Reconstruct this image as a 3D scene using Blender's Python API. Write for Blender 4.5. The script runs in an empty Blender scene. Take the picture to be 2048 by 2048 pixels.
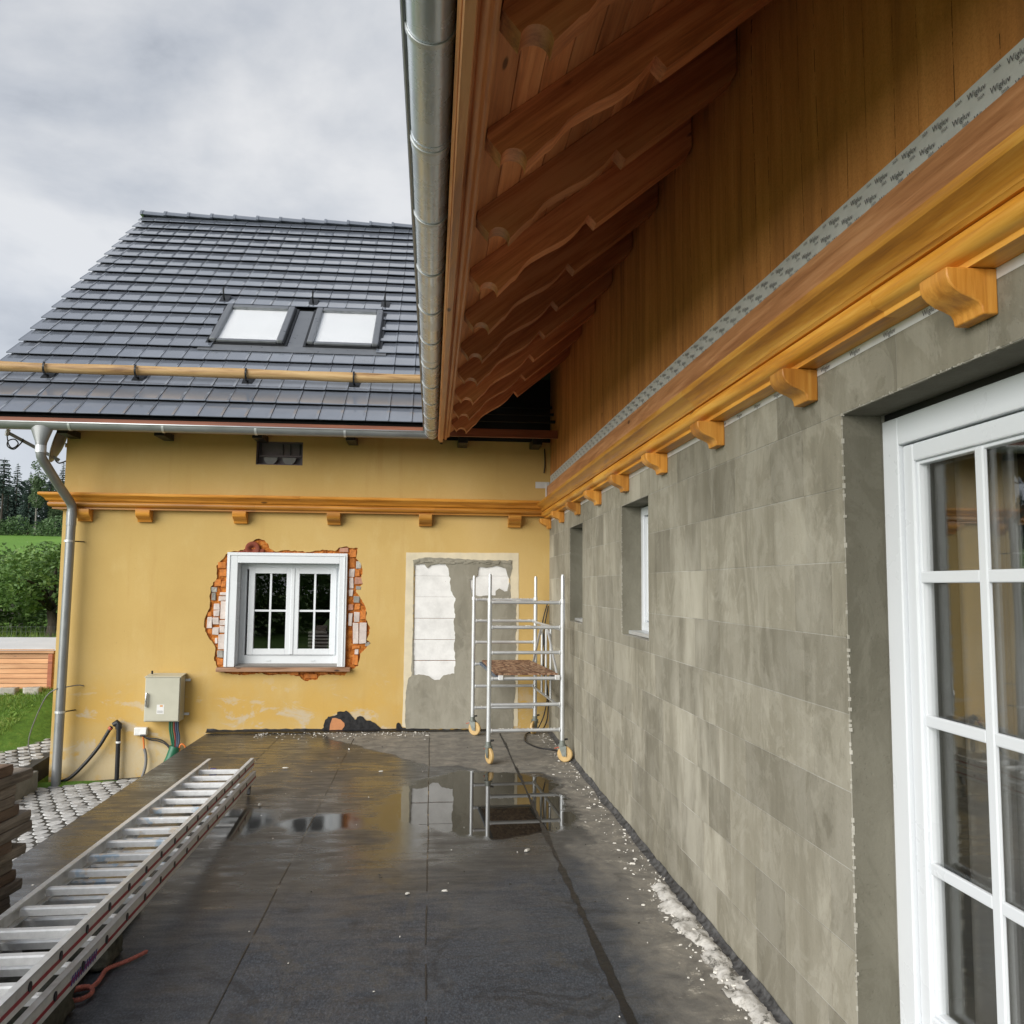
import bpy, math, random
from mathutils import Vector, Matrix, noise
random.seed(11)
SC = bpy.context.scene
COL = SC.collection
R = math.radians

# ------------------------------------------------------------------ camera, sky, sun, exposure
cam = bpy.data.cameras.new("Camera")
co = bpy.data.objects.new("Camera", cam)
COL.objects.link(co)
yaw, pitch, roll = 0.0935, 0.0878, 0.0083
fw = Vector((math.sin(yaw) * math.cos(pitch), math.cos(yaw) * math.cos(pitch), math.sin(pitch)))
rt = Vector((math.cos(yaw), -math.sin(yaw), 0))
up = rt.cross(fw)
rt2 = rt * math.cos(roll) + up * math.sin(roll)
up2 = -rt * math.sin(roll) + up * math.cos(roll)
mat = Matrix((rt2, up2, -fw)).transposed().to_4x4()
mat.translation = (0, 0, 1.642)
co.matrix_world = mat
cam.sensor_width = 36
cam.lens = 1695.15 / 2048 * 36
cam.clip_start = 0.05
cam.clip_end = 2000
SC.camera = co

SUN_DIR = Vector((-0.67, -0.63, 0.38)).normalized()      # towards the sun
SUN_STRENGTH = 2.65
SKY_GAIN = 0.475
EXPOSURE = 0.85
w = bpy.data.worlds.new("World")
SC.world = w
w.use_nodes = True
wt = w.node_tree
wt.nodes.clear()


def wn(ty, **k):
    n = wt.nodes.new(ty)
    for a_, v in k.items():
        setattr(n, a_, v)
    return n


def wm(op, a_, b_=None, clamp=False):
    n = wn('ShaderNodeMath', operation=op, use_clamp=clamp)
    for i, v in enumerate((a_, b_)):
        if v is None:
            continue
        if hasattr(v, 'is_linked'):
            wt.links.new(v, n.inputs[i])
        else:
            n.inputs[i].default_value = v
    return n.outputs[0]


sky = wn('ShaderNodeTexSky', sky_type='NISHITA')
sky.sun_disc = False
sky.sun_elevation = math.asin(SUN_DIR.z)
sky.sun_rotation = math.atan2(SUN_DIR.x, SUN_DIR.y)
tc = wn('ShaderNodeTexCoord')
sep = wn('ShaderNodeSeparateXYZ')
wt.links.new(tc.outputs['Generated'], sep.inputs[0])
zc = wm('ADD', wm('MAXIMUM', sep.outputs[2], 0.0), 0.22)
cmb = wn('ShaderNodeCombineXYZ')
wt.links.new(wm('DIVIDE', sep.outputs[0], zc), cmb.inputs[0])
wt.links.new(wm('DIVIDE', sep.outputs[1], zc), cmb.inputs[1])
cmb.inputs[2].default_value = 3.7


def wnoise(scale, detail, rough, off):
    mp = wn('ShaderNodeMapping')
    mp.inputs['Location'].default_value = off
    wt.links.new(cmb.outputs[0], mp.inputs[0])
    n = wn('ShaderNodeTexNoise')
    n.inputs['Scale'].default_value = scale
    n.inputs['Detail'].default_value = detail
    n.inputs['Roughness'].default_value = rough
    n.inputs['Distortion'].default_value = 0.25
    wt.links.new(mp.outputs[0], n.inputs['Vector'])
    return n.outputs[0]


n1 = wnoise(1.12, 8, 0.54, (0.55, -0.05, 0))
n2 = wnoise(3.4, 6, 0.55, (4.1, 1.7, 0))
cl = wm('ADD', wm('MULTIPLY', n1, 0.78), wm('MULTIPLY', n2, 0.22))
lowsky = wn('ShaderNodeMapRange', interpolation_type='SMOOTHSTEP')
wt.links.new(sep.outputs[2], lowsky.inputs[0])
lowsky.inputs[1].default_value = 0.02
lowsky.inputs[2].default_value = 0.55
lowsky.inputs[3].default_value = 0.85
lowsky.inputs[4].default_value = 0.0
ramp = wn('ShaderNodeValToRGB')
cr = ramp.color_ramp
cr.elements[0].position = 0.40
cr.elements[0].color = (0.36, 0.40, 0.48, 1)
cr.elements[1].position = 0.595
cr.elements[1].color = (1.0, 1.01, 1.03, 1)
e = cr.elements.new(0.48)
e.color = (0.66, 0.70, 0.77, 1)
wt.links.new(cl, ramp.inputs[0])
skm = wn('ShaderNodeVectorMath', operation='SCALE')
wt.links.new(sky.outputs[0], skm.inputs[0])
skm.inputs['Scale'].default_value = 0.10
mixl = wn('ShaderNodeMix', data_type='RGBA')
wt.links.new(lowsky.outputs[0], mixl.inputs[0])
wt.links.new(ramp.outputs[0], mixl.inputs[6])
mixl.inputs[7].default_value = (0.94, 0.99, 1.07, 1)
mixs = wn('ShaderNodeMix', data_type='RGBA')
mixs.inputs[0].default_value = 0.9
wt.links.new(skm.outputs[0], mixs.inputs[6])
wt.links.new(mixl.outputs[2], mixs.inputs[7])
bg = wn('ShaderNodeBackground')
bg.inputs['Strength'].default_value = SKY_GAIN
wt.links.new(mixs.outputs[2], bg.inputs[0])
wo = wn('ShaderNodeOutputWorld')
wt.links.new(bg.outputs[0], wo.inputs[0])

sl = bpy.data.lights.new("Sun", 'SUN')
sl.energy = SUN_STRENGTH
sl.angle = R(55)
sl.color = (1.0, 0.97, 0.92)
so = bpy.data.objects.new("Sun", sl)
so.rotation_euler = (-SUN_DIR).to_track_quat('-Z', 'Y').to_euler()
so.location = (-5, -5, 12)
COL.objects.link(so)
SC.view_settings.view_transform = 'Standard'
SC.view_settings.look = 'None'
SC.view_settings.exposure = EXPOSURE
SC.view_settings.gamma = 1
SC.render.engine = 'CYCLES'
SC.cycles.use_denoising = True
SC.cycles.max_bounces = 10
SC.cycles.diffuse_bounces = 6
SC.cycles.transparent_max_bounces = 12


# ------------------------------------------------------------------ helpers
def lin(h):
    c = [int(h[i:i + 2], 16) / 255 for i in (0, 2, 4)]
    return tuple((x / 12.92 if x <= .04045 else ((x + .055) / 1.055) ** 2.4) for x in c) + (1,)


class T:
    """small node-tree writer for one material"""
    def __init__(s, name):
        s.m = bpy.data.materials.new(name)
        s.m.use_nodes = True
        s.t = s.m.node_tree
        s.t.nodes.clear()
        s.out = s.N('ShaderNodeOutputMaterial')
        s._p = s._o = s._r = None

    def N(s, ty, **k):
        n = s.t.nodes.new(ty)
        for a_, v in k.items():
            setattr(n, a_, v)
        return n

    def S(s, sock, v):
        if hasattr(v, 'is_linked'):
            s.t.links.new(v, sock)
        elif v is not None:
            if isinstance(v, tuple) and len(v) == 3 and sock.type == 'RGBA':
                v = v + (1,)
            sock.default_value = v

    def pos(s):
        if s._p is None:
            s._p = s.N('ShaderNodeNewGeometry').outputs['Position']
        return s._p

    def obj(s):
        return s.N('ShaderNodeTexCoord').outputs['Object']

    def rand(s):
        if s._r is None:
            s._r = s.N('ShaderNodeObjectInfo').outputs['Random']
        return s._r

    def xyz(s, v=None):
        n = s.N('ShaderNodeSeparateXYZ')
        s.S(n.inputs[0], v if v is not None else s.pos())
        return n.outputs

    def comb(s, x, y, z):
        n = s.N('ShaderNodeCombineXYZ')
        for i, v in enumerate((x, y, z)):
            s.S(n.inputs[i], v)
        return n.outputs[0]

    def m_(s, op, a_, b_=None, clamp=False):
        n = s.N('ShaderNodeMath', operation=op, use_clamp=clamp)
        s.S(n.inputs[0], a_)
        s.S(n.inputs[1], b_)
        return n.outputs[0]

    def mp(s, v, scale=(1, 1, 1), loc=(0, 0, 0), rot=(0, 0, 0)):
        n = s.N('ShaderNodeMapping')
        s.S(n.inputs[0], v)
        n.inputs['Scale'].default_value = scale
        n.inputs['Location'].default_value = loc
        n.inputs['Rotation'].default_value = rot
        return n.outputs[0]

    def vadd(s, a_, b_):
        n = s.N('ShaderNodeVectorMath', operation='ADD')
        s.S(n.inputs[0], a_)
        s.S(n.inputs[1], b_)
        return n.outputs[0]

    def noise(s, v, scale, detail=4, rough=.55, dist=0.0, col=False):
        n = s.N('ShaderNodeTexNoise')
        s.S(n.inputs['Vector'], v)
        n.inputs['Scale'].default_value = scale
        n.inputs['Detail'].default_value = detail
        n.inputs['Roughness'].default_value = rough
        n.inputs['Distortion'].default_value = dist
        return n.outputs[1 if col else 0]

    def vor(s, v, scale, feature='F1', out='Distance'):
        n = s.N('ShaderNodeTexVoronoi', feature=feature)
        s.S(n.inputs['Vector'], v)
        n.inputs['Scale'].default_value = scale
        return n.outputs[out]

    def ramp(s, f, stops, interp='LINEAR'):
        n = s.N('ShaderNodeValToRGB')
        c = n.color_ramp
        c.interpolation = interp
        while len(c.elements) < len(stops):
            c.elements.new(.5)
        for el, (p, col) in zip(c.elements, stops):
            el.position = p
            el.color = col if len(col) == 4 else tuple(col) + (1,)
        s.S(n.inputs[0], f)
        return n.outputs[0]

    def ss(s, x, a_, b_, lo=0., hi=1.):
        n = s.N('ShaderNodeMapRange', interpolation_type='SMOOTHSTEP')
        s.S(n.inputs[0], x)
        for i, v in enumerate((a_, b_, lo, hi)):
            n.inputs[1 + i].default_value = v
        return n.outputs[0]

    def mix(s, f, a_, b_, mode='MIX'):
        n = s.N('ShaderNodeMix', data_type='RGBA', blend_type=mode)
        s.S(n.inputs[0], f)
        s.S(n.inputs[6], a_)
        s.S(n.inputs[7], b_)
        return n.outputs[2]

    def bump(s, h, strength=.4, dist=.01, normal=None):
        n = s.N('ShaderNodeBump')
        s.S(n.inputs['Height'], h)
        n.inputs['Strength'].default_value = strength
        n.inputs['Distance'].default_value = dist
        if normal is not None:
            s.S(n.inputs['Normal'], normal)
        return n.outputs[0]

    def pr(s, color, rough=.6, metal=0., normal=None, spec=.5, coat=0., coatr=.1, trans=0., sss=0.):
        n = s.N('ShaderNodeBsdfPrincipled')
        s.S(n.inputs['Base Color'], color)
        s.S(n.inputs['Roughness'], rough)
        s.S(n.inputs['Metallic'], metal)
        s.S(n.inputs['Specular IOR Level'], spec)
        s.S(n.inputs['Coat Weight'], coat)
        s.S(n.inputs['Coat Roughness'], coatr)
        if normal is not None:
            s.S(n.inputs['Normal'], normal)
        s.t.links.new(n.outputs[0], s.out.inputs[0])
        return s.m


MT = {}


def plain(name, col, rough=.6, metal=0., var=.12, scale=18, bump=.15, spec=.5, coat=0.):
    t = T(name)
    n = t.noise(t.pos(), scale, 5, .6)
    c1 = tuple(x * (1 - var) for x in col[:3])
    c2 = tuple(min(1, x * (1 + var)) for x in col[:3])
    c = t.ramp(n, [(.3, c1), (.7, c2)])
    rr = t.ss(n, .3, .7, max(.02, rough - .08), min(1, rough + .08))
    MT[name] = t.pr(c, rr, metal, t.bump(n, bump, .004), spec, coat)
    return MT[name]


def wood(name, dark, mid, light, axis='Y', rough=.5, coat=.0, knots=True, sc=1.0, bump=.25, tilt=0.0):
    """timber: grain stretched along an axis (object coordinates follow the world), growth rings and knots"""
    t = T(name)
    k = {'X': (.12, 1, 1), 'Y': (1, .12, 1), 'Z': (1, 1, .12)}[axis]
    off = t.m_('MULTIPLY', t.rand(), 37.0)
    p = t.vadd(t.pos(), t.comb(off, off, off))
    if tilt:
        p = t.mp(p, (1, 1, 1), (0, 0, 0), (0, tilt, 0))
    v = t.mp(p, tuple(x * sc for x in k))
    g = t.noise(t.mp(v, {'X': (.4, 1, 1), 'Y': (1, .4, 1), 'Z': (1, 1, .4)}[axis]), 38, 5, .7, .5)
    g2 = t.noise(v, 6, 3, .5, 1.2)
    f = t.m_('ADD', t.m_('MULTIPLY', g, .55), t.m_('MULTIPLY', g2, .45))
    c = t.ramp(f, [(.38, dark), (.5, mid), (.60, light)])
    if knots:
        kk = {'X': (.35, 1, 1), 'Y': (1, .35, 1), 'Z': (1, 1, .35)}[axis]
        d = t.vor(t.mp(p, tuple(x * sc for x in kk)), 5.2)
        km = t.ss(d, .040, .085, 1, 0)
        c = t.mix(km, c, tuple(x * .35 for x in dark[:3]) + (1,))
    rv = t.ss(t.rand(), 0, 1, .74, 1.18)
    c = t.mix(1.0, c, t.comb(rv, rv, rv), 'MULTIPLY')
    MT[name] = t.pr(c, t.ss(g, .3, .7, rough - .07, rough + .1), 0, t.bump(g, bump, .003), .5, coat, .25)
    return MT[name]


class MB:
    def __init__(s):
        s.v, s.f = [], []

    def add(s, vs, fs):
        o = len(s.v)
        s.v += [tuple(x) for x in vs]
        s.f += [tuple(i + o for i in q) for q in fs]
        return s

    def box(s, x0, y0, z0, x1, y1, z1):
        x0, x1 = min(x0, x1), max(x0, x1)
        y0, y1 = min(y0, y1), max(y0, y1)
        z0, z1 = min(z0, z1), max(z0, z1)
        return s.add([(x0, y0, z0), (x1, y0, z0), (x1, y1, z0), (x0, y1, z0), (x0, y0, z1), (x1, y0, z1), (x1, y1, z1), (x0, y1, z1)],
                     [(3, 2, 1, 0), (4, 5, 6, 7), (0, 1, 5, 4), (1, 2, 6, 5), (2, 3, 7, 6), (3, 0, 4, 7)])

    def hexa(s, p):
        """8 points, bottom ring then top ring, both counter-clockwise from above"""
        return s.add(p, [(3, 2, 1, 0), (4, 5, 6, 7), (0, 1, 5, 4), (1, 2, 6, 5), (2, 3, 7, 6), (3, 0, 4, 7)])

    def bar(s, a, b, w_, h_, upv=(0, 0, 1)):
        """rectangular bar from a to b, w across, h along upv"""
        a, b = Vector(a), Vector(b)
        d = (b - a).normalized()
        sd = d.cross(Vector(upv)).normalized() * (w_ / 2)
        u = sd.cross(d).normalized() * (h_ / 2)
        return s.hexa([a - sd - u, a + sd - u, b + sd - u, b - sd - u, a - sd + u, a + sd + u, b + sd + u, b - sd + u])

    def tube(s, pts, r, seg=10, cap=True, radii=None):
        pts = [Vector(p) for p in pts]
        n = len(pts)
        tg = [(pts[min(i + 1, n - 1)] - pts[max(i - 1, 0)]).normalized() for i in range(n)]
        ref = Vector((0, 0, 1)) if abs(tg[0].z) < .9 else Vector((1, 0, 0))
        u = tg[0].cross(ref).normalized()
        vs, fs = [], []
        for i in range(n):
            u = (u - tg[i] * u.dot(tg[i])).normalized()
            v = tg[i].cross(u)
            rr = radii[i] if radii else r
            for k in range(seg):
                a_ = 2 * math.pi * k / seg
                vs.append(pts[i] + (u * math.cos(a_) + v * math.sin(a_)) * rr)
        for i in range(n - 1):
            for k in range(seg):
                k2 = (k + 1) % seg
                fs.append((i * seg + k, i * seg + k2, (i + 1) * seg + k2, (i + 1) * seg + k))
        if cap:
            fs.append(tuple(range(seg))[::-1])
            fs.append(tuple((n - 1) * seg + k for k in range(seg)))
        return s.add(vs, fs)

    def prism(s, A, B):
        """closed polygon A swept to polygon B (same count), capped"""
        n = len(A)
        fs = [(i, (i + 1) % n, n + (i + 1) % n, n + i) for i in range(n)]
        fs += [tuple(range(n))[::-1], tuple(range(n, 2 * n))]
        return s.add(list(A) + list(B), fs)

    def mesh(s, name):
        me = bpy.data.meshes.new(name)
        me.from_pydata(s.v, [], s.f)
        me.update()
        return me

    def build(s, name, m, parent=None, smooth=False, bevel=0, at=(0, 0, 0), fix=True):
        return obj(name, s.mesh(name), m, parent, smooth, bevel, at, fix)


def wloc(o):
    v = Vector((0, 0, 0))
    while o is not None:
        v += o.location
        o = o.parent
    return v


def obj(name, me, m, parent=None, smooth=False, bevel=0, at=(0, 0, 0), fix=True):
    if fix and len(me.polygons) < 60000:
        import bmesh
        b = bmesh.new()
        b.from_mesh(me)
        bmesh.ops.recalc_face_normals(b, faces=b.faces)
        b.to_mesh(me)
        b.free()
    if m is not None and len(me.materials) == 0:
        me.materials.append(MT[m] if isinstance(m, str) else m)
    if smooth:
        me.shade_smooth()
    o = bpy.data.objects.new(name, me)
    COL.objects.link(o)
    if parent is not None:
        o.parent = parent
        o.location = Vector(at) - wloc(parent)
    else:
        o.location = at
    if bevel:
        md = o.modifiers.new("Bevel", 'BEVEL')
        md.width = bevel
        md.segments = 2
        md.limit_method = 'ANGLE'
        md.angle_limit = R(40)
    return o


def link(name, me, parent, at, rot=(0, 0, 0), scale=(1, 1, 1)):
    o = bpy.data.objects.new(name, me)
    COL.objects.link(o)
    o.parent = parent
    o.location = Vector(at) - (wloc(parent) if parent else Vector())
    o.rotation_euler = rot
    o.scale = scale
    return o


def smooth_by_angle(o, deg=35):
    me = o.data
    me.shade_smooth()
    try:
        me.set_sharp_from_angle(angle=R(deg))
    except Exception:
        pass
    return o


def tag(o, label=None, cat=None, group=None, kind=None):
    if label:
        o['label'] = label
    if cat:
        o['category'] = cat
    if group:
        o['group'] = group
    if kind:
        o['kind'] = kind
    return o


def thing(name, label, cat, loc=(0, 0, 0), group=None):
    o = bpy.data.objects.new(name, None)
    COL.objects.link(o)
    o.location = loc
    o.empty_display_size = .2
    return tag(o, label, cat, group)


def rag(pts, amp, step, closed=True):
    """roughen an outline: subdivide and jitter"""
    out = []
    n = len(pts)
    for i in range(n if closed else n - 1):
        a_, b_ = Vector(pts[i]), Vector(pts[(i + 1) % n])
        k = max(1, int((b_ - a_).length / step))
        for j in range(k):
            p = a_.lerp(b_, j / k)
            if j or amp < 0:
                p = p + Vector((random.uniform(-1, 1), random.uniform(-1, 1))) * abs(amp)
            out.append((p.x, p.y))
    return out


def flat(name, loops, y, thick, m, parent=None, bevel=0):
    """sheet in the XZ plane with holes: loops[0] outer, front face at y, thickness backwards"""
    cu = bpy.data.curves.new(name, 'CURVE')
    cu.dimensions = '2D'
    cu.fill_mode = 'BOTH'
    cu.extrude = thick / 2
    for lp in loops:
        sp = cu.splines.new('POLY')
        sp.points.add(len(lp) - 1)
        for q, p in zip(sp.points, lp):
            q.co = (p[0], p[1], 0, 1)
        sp.use_cyclic_u = True
    o = bpy.data.objects.new(name, cu)
    COL.objects.link(o)
    dg = bpy.context.evaluated_depsgraph_get()
    me = bpy.data.meshes.new_from_object(o.evaluated_get(dg))
    bpy.data.objects.remove(o)
    bpy.data.curves.remove(cu)
    for v in me.vertices:
        x, yy, z = v.co
        v.co = (x, y + thick / 2 - z, yy)
    me.materials.clear()
    return obj(name, me, m, parent, bevel=bevel, fix=False)


def word(txt, size):
    cu = bpy.data.curves.new('word', 'FONT')
    cu.body = txt
    cu.size = size
    cu.resolution_u = 2
    o = bpy.data.objects.new('word', cu)
    COL.objects.link(o)
    dg = bpy.context.evaluated_depsgraph_get()
    me = bpy.data.meshes.new_from_object(o.evaluated_get(dg))
    vs = [tuple(v.co) for v in me.vertices]
    fs = [tuple(p.vertices) for p in me.polygons]
    bpy.data.objects.remove(o)
    return vs, fs


def subtract(rects, hole):
    out = []
    hx0, hz0, hx1, hz1 = hole
    for (x0, z0, x1, z1) in rects:
        if hx1 <= x0 or hx0 >= x1 or hz1 <= z0 or hz0 >= z1:
            out.append((x0, z0, x1, z1))
            continue
        a0, a1 = max(x0, hx0), min(x1, hx1)
        if x0 < hx0:
            out.append((x0, z0, hx0, z1))
        if x1 > hx1:
            out.append((hx1, z0, x1, z1))
        if z0 < hz0:
            out.append((a0, z0, a1, hz0))
        if z1 > hz1:
            out.append((a0, hz1, a1, z1))
    return [r_ for r_ in out if r_[2] - r_[0] > .004 and r_[3] - r_[1] > .004]


A = 1.3715      # plane of the grey wall
D = 9.8635      # plane of the yellow wall
# ------------------------------------------------------------------ materials
def make_yellow():
    t = T('yellow_plaster')
    p = t.pos()
    x, y, z = t.xyz()
    big = t.noise(p, .9, 4, .55)
    mid = t.noise(t.mp(p, (1, 1, .45)), 4.5, 5, .6)
    fine = t.noise(p, 60, 3, .6)
    c = t.ramp(big, [(.3, (.49, .33, .112)), (.5, (.53, .365, .130)), (.72, (.56, .395, .158))])
    c = t.mix(t.ss(mid, .52, .75, 0, .45), c, (.58, .425, .18, 1))
    # splash-worn golden band and pale washed patches near the foot of the wall
    low = t.m_('MULTIPLY', t.ss(t.m_('ADD', z, t.m_('MULTIPLY', mid, .7)), .55, 1.15, 1, 0), t.ss(t.noise(p, 2.2, 4, .6), .38, .62))
    c = t.mix(t.m_('MULTIPLY', low, .6), c, (.55, .335, .070, 1))
    grime = t.m_('MULTIPLY', t.ss(z, .15, .75, 1, 0), t.ss(t.noise(t.mp(p, (1.3, 1, 2.4)), 1.9, 6, .7, .6), .53, .62))
    c = t.mix(t.m_('MULTIPLY', grime, .8), c, (.50, .43, .32, 1))
    drip = t.m_('MULTIPLY', t.ss(t.noise(t.mp(p, (1, 1, .07)), 7, 5, .65), .50, .70), t.ss(t.noise(p, 1.1, 3, .6), .40, .65))
    c = t.mix(t.m_('MULTIPLY', drip, .35), c, (.44, .27, .085, 1))
    base = t.m_('MULTIPLY', t.ss(t.m_('ADD', z, t.m_('MULTIPLY', t.m_('SUBTRACT', mid, .5), .5)), -.25, 0.02, 1, 0), t.ss(t.noise(p, 3.5, 5, .65), .42, .56))
    c = t.mix(t.m_('MULTIPLY', base, .85), c, (.50, .42, .27, 1))
    sp = t.ss(t.vor(p, 7.5), .018, .034, 1, 0)
    sp = t.m_('MULTIPLY', sp, t.ss(t.noise(p, 1.7, 2), .5, .6))
    c = t.mix(t.m_('MULTIPLY', sp, .75), c, (.16, .10, .05, 1))
    c = t.mix(t.ss(fine, .35, .7, 0, .10), c, (.42, .27, .10, 1))
    h = t.m_('ADD', t.m_('MULTIPLY', fine, .5), t.m_('MULTIPLY', mid, 1.2))
    MT['yellow_plaster'] = t.pr(c, .88, 0, t.bump(h, .35, .006), .3)


def make_bitumen():
    t = T('bitumen')
    p = t.pos()
    x, y, z = t.xyz()
    wv = t.m_('SUBTRACT', t.noise(p, 1.6, 5, .6), .5)
    wv2 = t.m_('SUBTRACT', t.noise(t.mp(p, (1, 1, 1), (9, 3, 0)), 3.4, 5, .65), .5)

    def ell(cx, cy, rx, ry, amp, e0, e1):
        dx = t.m_('DIVIDE', t.m_('SUBTRACT', x, cx), rx)
        dy = t.m_('DIVIDE', t.m_('SUBTRACT', y, cy), ry)
        d = t.m_('SQRT', t.m_('ADD', t.m_('MULTIPLY', dx, dx), t.m_('MULTIPLY', dy, dy)))
        d = t.m_('ADD', d, t.m_('MULTIPLY', wv, amp))
        return t.ss(d, e0, e1, 1, 0)
    # dry dusty area by the back wall and along the grey wall
    f1 = t.m_('SUBTRACT', 9.1, t.m_('MULTIPLY', t.m_('ADD', x, .8), 1.4))
    f2 = t.m_('SUBTRACT', 7.95, t.m_('MULTIPLY', x, .35))
    f = t.m_('ADD', t.m_('MAXIMUM', f1, f2), t.m_('ADD', t.m_('MULTIPLY', wv, .5), t.m_('MULTIPLY', wv2, .3)))
    dry1 = t.ss(t.m_('SUBTRACT', y, f), -.03, .06)
    xr = t.m_('ADD', x, t.m_('ADD', t.m_('MULTIPLY', wv, .5), t.m_('MULTIPLY', wv2, .35)))
    dry2 = t.ss(xr, 1.0, 1.10)
    dry3 = t.m_('MULTIPLY', t.ss(xr, .80, 1.0), t.ss(y, 5.4, 6.0, 1, 0))
    dry = t.m_('MAXIMUM', dry1, t.m_('MAXIMUM', dry2, t.m_('MULTIPLY', dry3, .8)))
    pud = ell(.46, 6.70, .80, 1.10, .55, .86, .98)
    pud = t.m_('MAXIMUM', pud, t.m_('MULTIPLY', ell(-.75, 6.15, .42, .26, 1.3, .6, 1.15), .9))
    pud = t.m_('MAXIMUM', pud, t.m_('MULTIPLY', ell(-1.35, 6.2, .40, .40, 1.0, .6, 1.1), .9))
    pud = t.m_('MAXIMUM', pud, t.m_('MULTIPLY', ell(-.12, 6.3, .26, .75, 1.2, .65, 1.1), .72))
    pud = t.m_('MULTIPLY', pud, t.m_('SUBTRACT', 1, dry))
    wet = t.m_('MULTIPLY', t.ss(t.m_('ADD', y, t.m_('ADD', t.m_('MULTIPLY', wv, 1.6), t.m_('MULTIPLY', x, -.35))), 4.5, 5.3), t.m_('SUBTRACT', 1, dry))
    gr = t.noise(t.mp(p, (1, .5, 1)), 130, 3, .75)
    gr2 = t.noise(t.mp(p, (.35, 1, 1)), 45, 4, .7)
    blot = t.noise(t.mp(p, (1, .5, 1)), 2.6, 5, .6)
    c = t.ramp(gr, [(.30, (.019, .023, .030)), (.50, (.045, .053, .067)), (.70, (.105, .118, .142))])
    c = t.mix(t.ss(gr2, .45, .75, 0, .4), c, (.022, .022, .024, 1))
    c = t.mix(t.ss(blot, .42, .7, 0, .5), c, (.088, .092, .098, 1))
    c = t.mix(t.ss(t.noise(t.mp(p, (.6, 1.6, 1)), 5.5, 6, .7), .50, .72, 0, .55), c, (.020, .020, .022, 1))
    mud = t.noise(t.mp(p, (1, .7, 1), (4, 2, 0)), 1.8, 7, .7, 1.4)
    c = t.mix(t.ss(mud, .54, .62, 0, .28), c, (.105, .092, .070, 1))
    c = t.mix(t.ss(t.noise(t.mp(p, (1, .8, 1), (8, 5, 0)), 2.4, 7, .72, 1.0), .56, .62, 0, .5), c, (.016, .016, .018, 1))
    dust = t.ramp(t.noise(p, 7, 6, .7, .5), [(.3, (.11, .10, .085)), (.5, (.21, .195, .165)), (.72, (.33, .30, .245))])
    c = t.mix(t.m_('MULTIPLY', dry, .85), c, dust)
    edge = t.m_('MULTIPLY', dry2, t.ss(t.noise(p, 14, 6, .75), .56, .66))
    c = t.mix(t.m_('MULTIPLY', edge, .7), c, (.50, .47, .40, 1))
    wetc = t.mix(.55, c, (.030, .026, .019, 1))
    c = t.mix(wet, c, wetc)
    c = t.mix(pud, c, (.022, .020, .016, 1))
    rn = t.noise(t.mp(p, (.3, 1, 1)), 12, 5, .65)
    r_dry = t.ss(t.m_('ADD', t.m_('MULTIPLY', rn, .5), t.m_('MULTIPLY', t.noise(t.mp(p, (1, .6, 1), (2, 7, 0)), 1.1, 4, .6), .5)), .36, .62, .34, .64)
    rw = t.ss(t.m_('ADD', rn, t.m_('MULTIPLY', wv, .9)), .25, .8, .18, .50)
    k = t.N('ShaderNodeMix', data_type='FLOAT')
    t.S(k.inputs[0], wet)
    t.S(k.inputs[2], r_dry)
    t.S(k.inputs[3], rw)
    k2 = t.N('ShaderNodeMix', data_type='FLOAT')
    t.S(k2.inputs[0], pud)
    t.S(k2.inputs[2], k.outputs[0])
    k2.inputs[3].default_value = .015
    k3 = t.N('ShaderNodeMix', data_type='FLOAT')
    t.S(k3.inputs[0], dry)
    t.S(k3.inputs[2], k2.outputs[0])
    k3.inputs[3].default_value = .8
    hh = t.m_('ADD', t.m_('MULTIPLY', gr, .6), t.m_('MULTIPLY', gr2, .5))
    hh = t.m_('MULTIPLY', hh, t.m_('SUBTRACT', 1, t.m_('MULTIPLY', t.m_('MAXIMUM', pud, t.m_('MULTIPLY', wet, .86)), 1)))
    MT['bitumen'] = t.pr(c, k3.outputs[0], 0, t.bump(hh, .5, .004), .5)


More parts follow.
